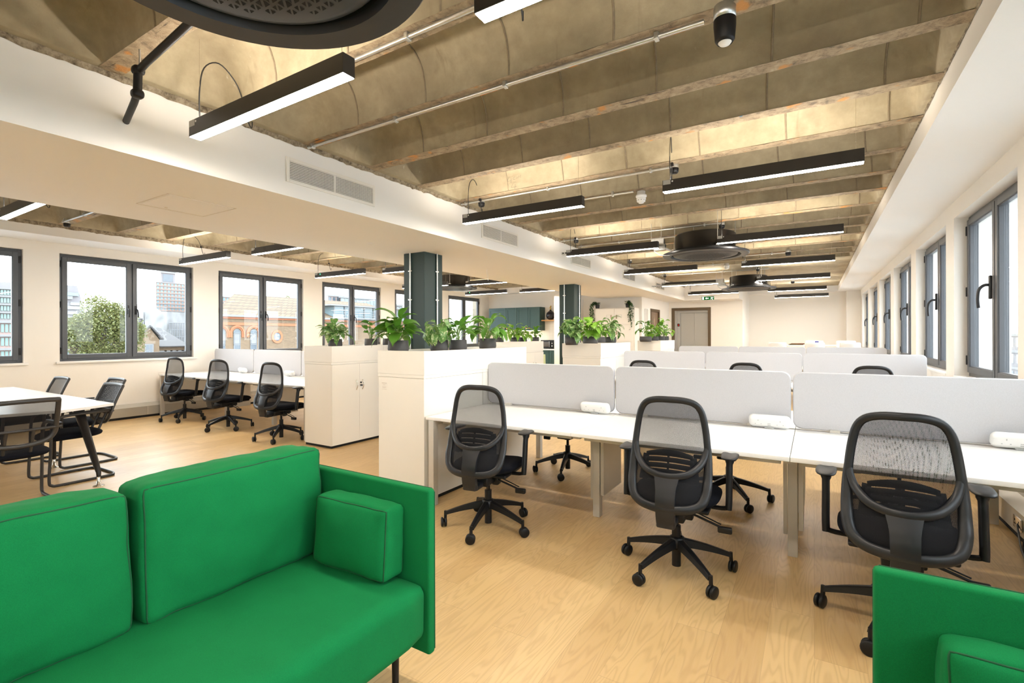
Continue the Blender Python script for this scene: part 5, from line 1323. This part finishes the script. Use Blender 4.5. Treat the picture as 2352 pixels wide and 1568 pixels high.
house('small gabled brick house with round window right of the tree',-41,318,366,780,750,brick,slate,True,1)
house('brick house with grey roof half hidden behind the tree',-44,200,312,800,765,brick,slate,False,5)
# tree
def tree(label,X_,blobs,n,leafsize,seed):
    rg=random.Random(seed); c0=atx(blobs[0][0],blobs[0][1],X_); r=thing('leafy_tree',label,'tree',(X_,c0.y,-13))
    t_=MB(); top=c0.z+13; t_.tube([(0,0,0),(.1,.1,top*.5),(0,0,top*.85)],[.4,.3,.12],10)
    for px_,p_,rad in blobs:
        c=atx(px_,p_,X_); t_.tube([(0,0,top*.45+rg.uniform(-1,1)),(0,(c.y-c0.y)*.6,(c.z+13)*.8),(0,c.y-c0.y,c.z+13)],[.14,.08,.03],6)
    t_.build('trunk',simple('tree_bark',(0.067,0.050,0.034,1),.9) if 'tree_bark' not in MATS else MATS['tree_bark'],r)
    b=MB()
    for i in range(n):
        px_,p_,rad=rg.choice(blobs); c=atx(px_,p_,X_)-Vector((X_,c0.y,-13)); v_=Vector((rg.gauss(0,1),rg.gauss(0,1),rg.gauss(0,1))).normalized()*rad*(rg.uniform(.3,1.1)**.6)*(1+.35*noise.noise(Vector((px_*.1+i%37,p_*.1,i%11*.7))))
        p=c+v_; a=rg.uniform(0,6.3); e_=rg.uniform(-1,1); u=Vector((math.cos(a)*math.cos(e_),math.sin(a)*math.cos(e_),math.sin(e_))); w=u.orthogonal().normalized(); s=leafsize*rg.uniform(.6,1.3)
        b.add([p-u*s,p-w*s*.5,p+u*s,p+w*s*.5],[(0,1,2,3)],0,False)
    b.build('foliage',leaf_t,r); return r
rgb_=random.Random(12); BL=[(232,745,.75)]
for k in range(40):
    t_=rgb_.uniform(0,6.283); q_=rgb_.uniform(.2,1)**.5; X_=232+78*q_*math.cos(t_)+rgb_.uniform(-6,6); Y_=768-58*q_*math.sin(t_)*(1.15 if abs(math.cos(t_))<.5 else .8); BL.append((X_,Y_,rgb_.uniform(.28,.55)))
tree('large autumn green tree outside the second left window',-24,BL,30000,.05,4)
tree('treetops showing over the tiled roof ridge in third left window',-60,[(620,692,.6),(640,690,.5),(662,690,.6)],900,.12,9)
# pale pier outside the last left window
o=box('outside_pier',-12.35,-11.35,15.5,15.9,-1,3.4,simple('pale_render',(0.874,0.853,0.720,1),.8)); struct(o); o.name='trim_16'
o=box('outside_column',-11.5,-11.05,15.15,15.49,-1,3.4,simple('raw_concrete_pillar',(0.454,0.422,0.362,1),.85,var=.3,scale=5)); tag(o,'rough concrete pillar outside the last left window','pillar')
# right-hand side, across the street
def slab_r(name,label,X_,y0,y1,z0,z1,mat,bandmat,nb,vert):
    r=thing(name,label,'building',(X_,(y0+y1)/2,0)); hw=(y1-y0)/2
    b=MB(); b.box(0,15,-hw,hw,-13,z1); b.build('wall',mat,r); hgt=(z1-z0)/nb
    for i in range(nb):
        b=MB(); z=z1-hgt*(i+1); b.box(-.2,0,-hw,hw,z+hgt*.84,z+hgt); fl=b.build('floor_band',stone_w,r); q=MB(); ww=2*hw/vert
        for k in range(vert): q.box(-.05,0,-hw+k*ww+ww*.2,-hw+(k+1)*ww-ww*.2,z+hgt*.2,z+hgt*.75)
        q.build('window_row',bandmat,fl)
    return r
slab_r('street_building','grey rendered building seen through nearest right window',30,70,130,-13,1.5,greyb,gl_d,5,16)
slab_r('glass_tower','distant blue glass tower seen through nearest right window',50,150,182,-13,26,gl_b,gl_b,14,8)

b=MB(); b.tube(smooth([(0,0,0),(-.01,.0,-.06),(.015,.0,-.14),(.02,0,-.2)],5),.004,6); o=b.build('loose_wire',white_p,None,loc=(atz(1119,618,ZB).x,atz(1119,618,ZB).y,ZB)); tag(o,'thin loose wire sticking out of beam underside between the two green columns','wire')
for (px_,p_,l) in ((850,558,'small white disc on beam underside left of the near green column'),(1240,660,'small white disc on beam underside between the green columns')):
    q=atz(px_,p_,ZB); b=MB(); b.lathe([(0,-.008),(.03,-.008),(.04,0)],20); o=b.build('ceiling_disc',paint_w,None,loc=q); tag(o,l,'ceiling disc')
# ================================================================== LIGHT
w=bpy.data.worlds.new('overcast_sky'); scene.world=w; w.use_nodes=True; nt=w.node_tree; bg=nt.nodes['Background']
tc=nt.nodes.new('ShaderNodeTexCoord'); sp=nt.nodes.new('ShaderNodeSeparateXYZ'); nt.links.new(tc.outputs['Generated'],sp.inputs[0])
cr_=nt.nodes.new('ShaderNodeValToRGB'); nt.links.new(sp.outputs[2],cr_.inputs[0])
e=cr_.color_ramp.elements; e[0].position=0; e[0].color=(.90,.955,1,1); e[1].position=.6; e[1].color=(.82,.91,1,1)
nt.links.new(cr_.outputs[0],bg.inputs[0]); bg.inputs[1].default_value=7.8
def portal(x,y,z,sx,sz,face):
    l=bpy.data.lights.new('window_portal','AREA'); l.shape='RECTANGLE'; l.size=sz; l.size_y=sx; l.cycles.is_portal=True
    o=bpy.data.objects.new('window_portal',l); COL.objects.link(o); o.location=(x,y,z); o.rotation_euler=(0,R(-90 if face>0 else 90),0)
for a,c in WL: portal(-10.14,(a+c)/2,1.85,c-a,1.7,1)
for a,c in WR: portal(1.78,(a+c)/2,1.8,c-a,1.7,-1)
vs=scene.view_settings; scene.display_settings.display_device='sRGB'
vs.view_transform='Standard'; vs.look='None'; vs.exposure=0.39; vs.gamma=1; vs.use_curve_mapping=False
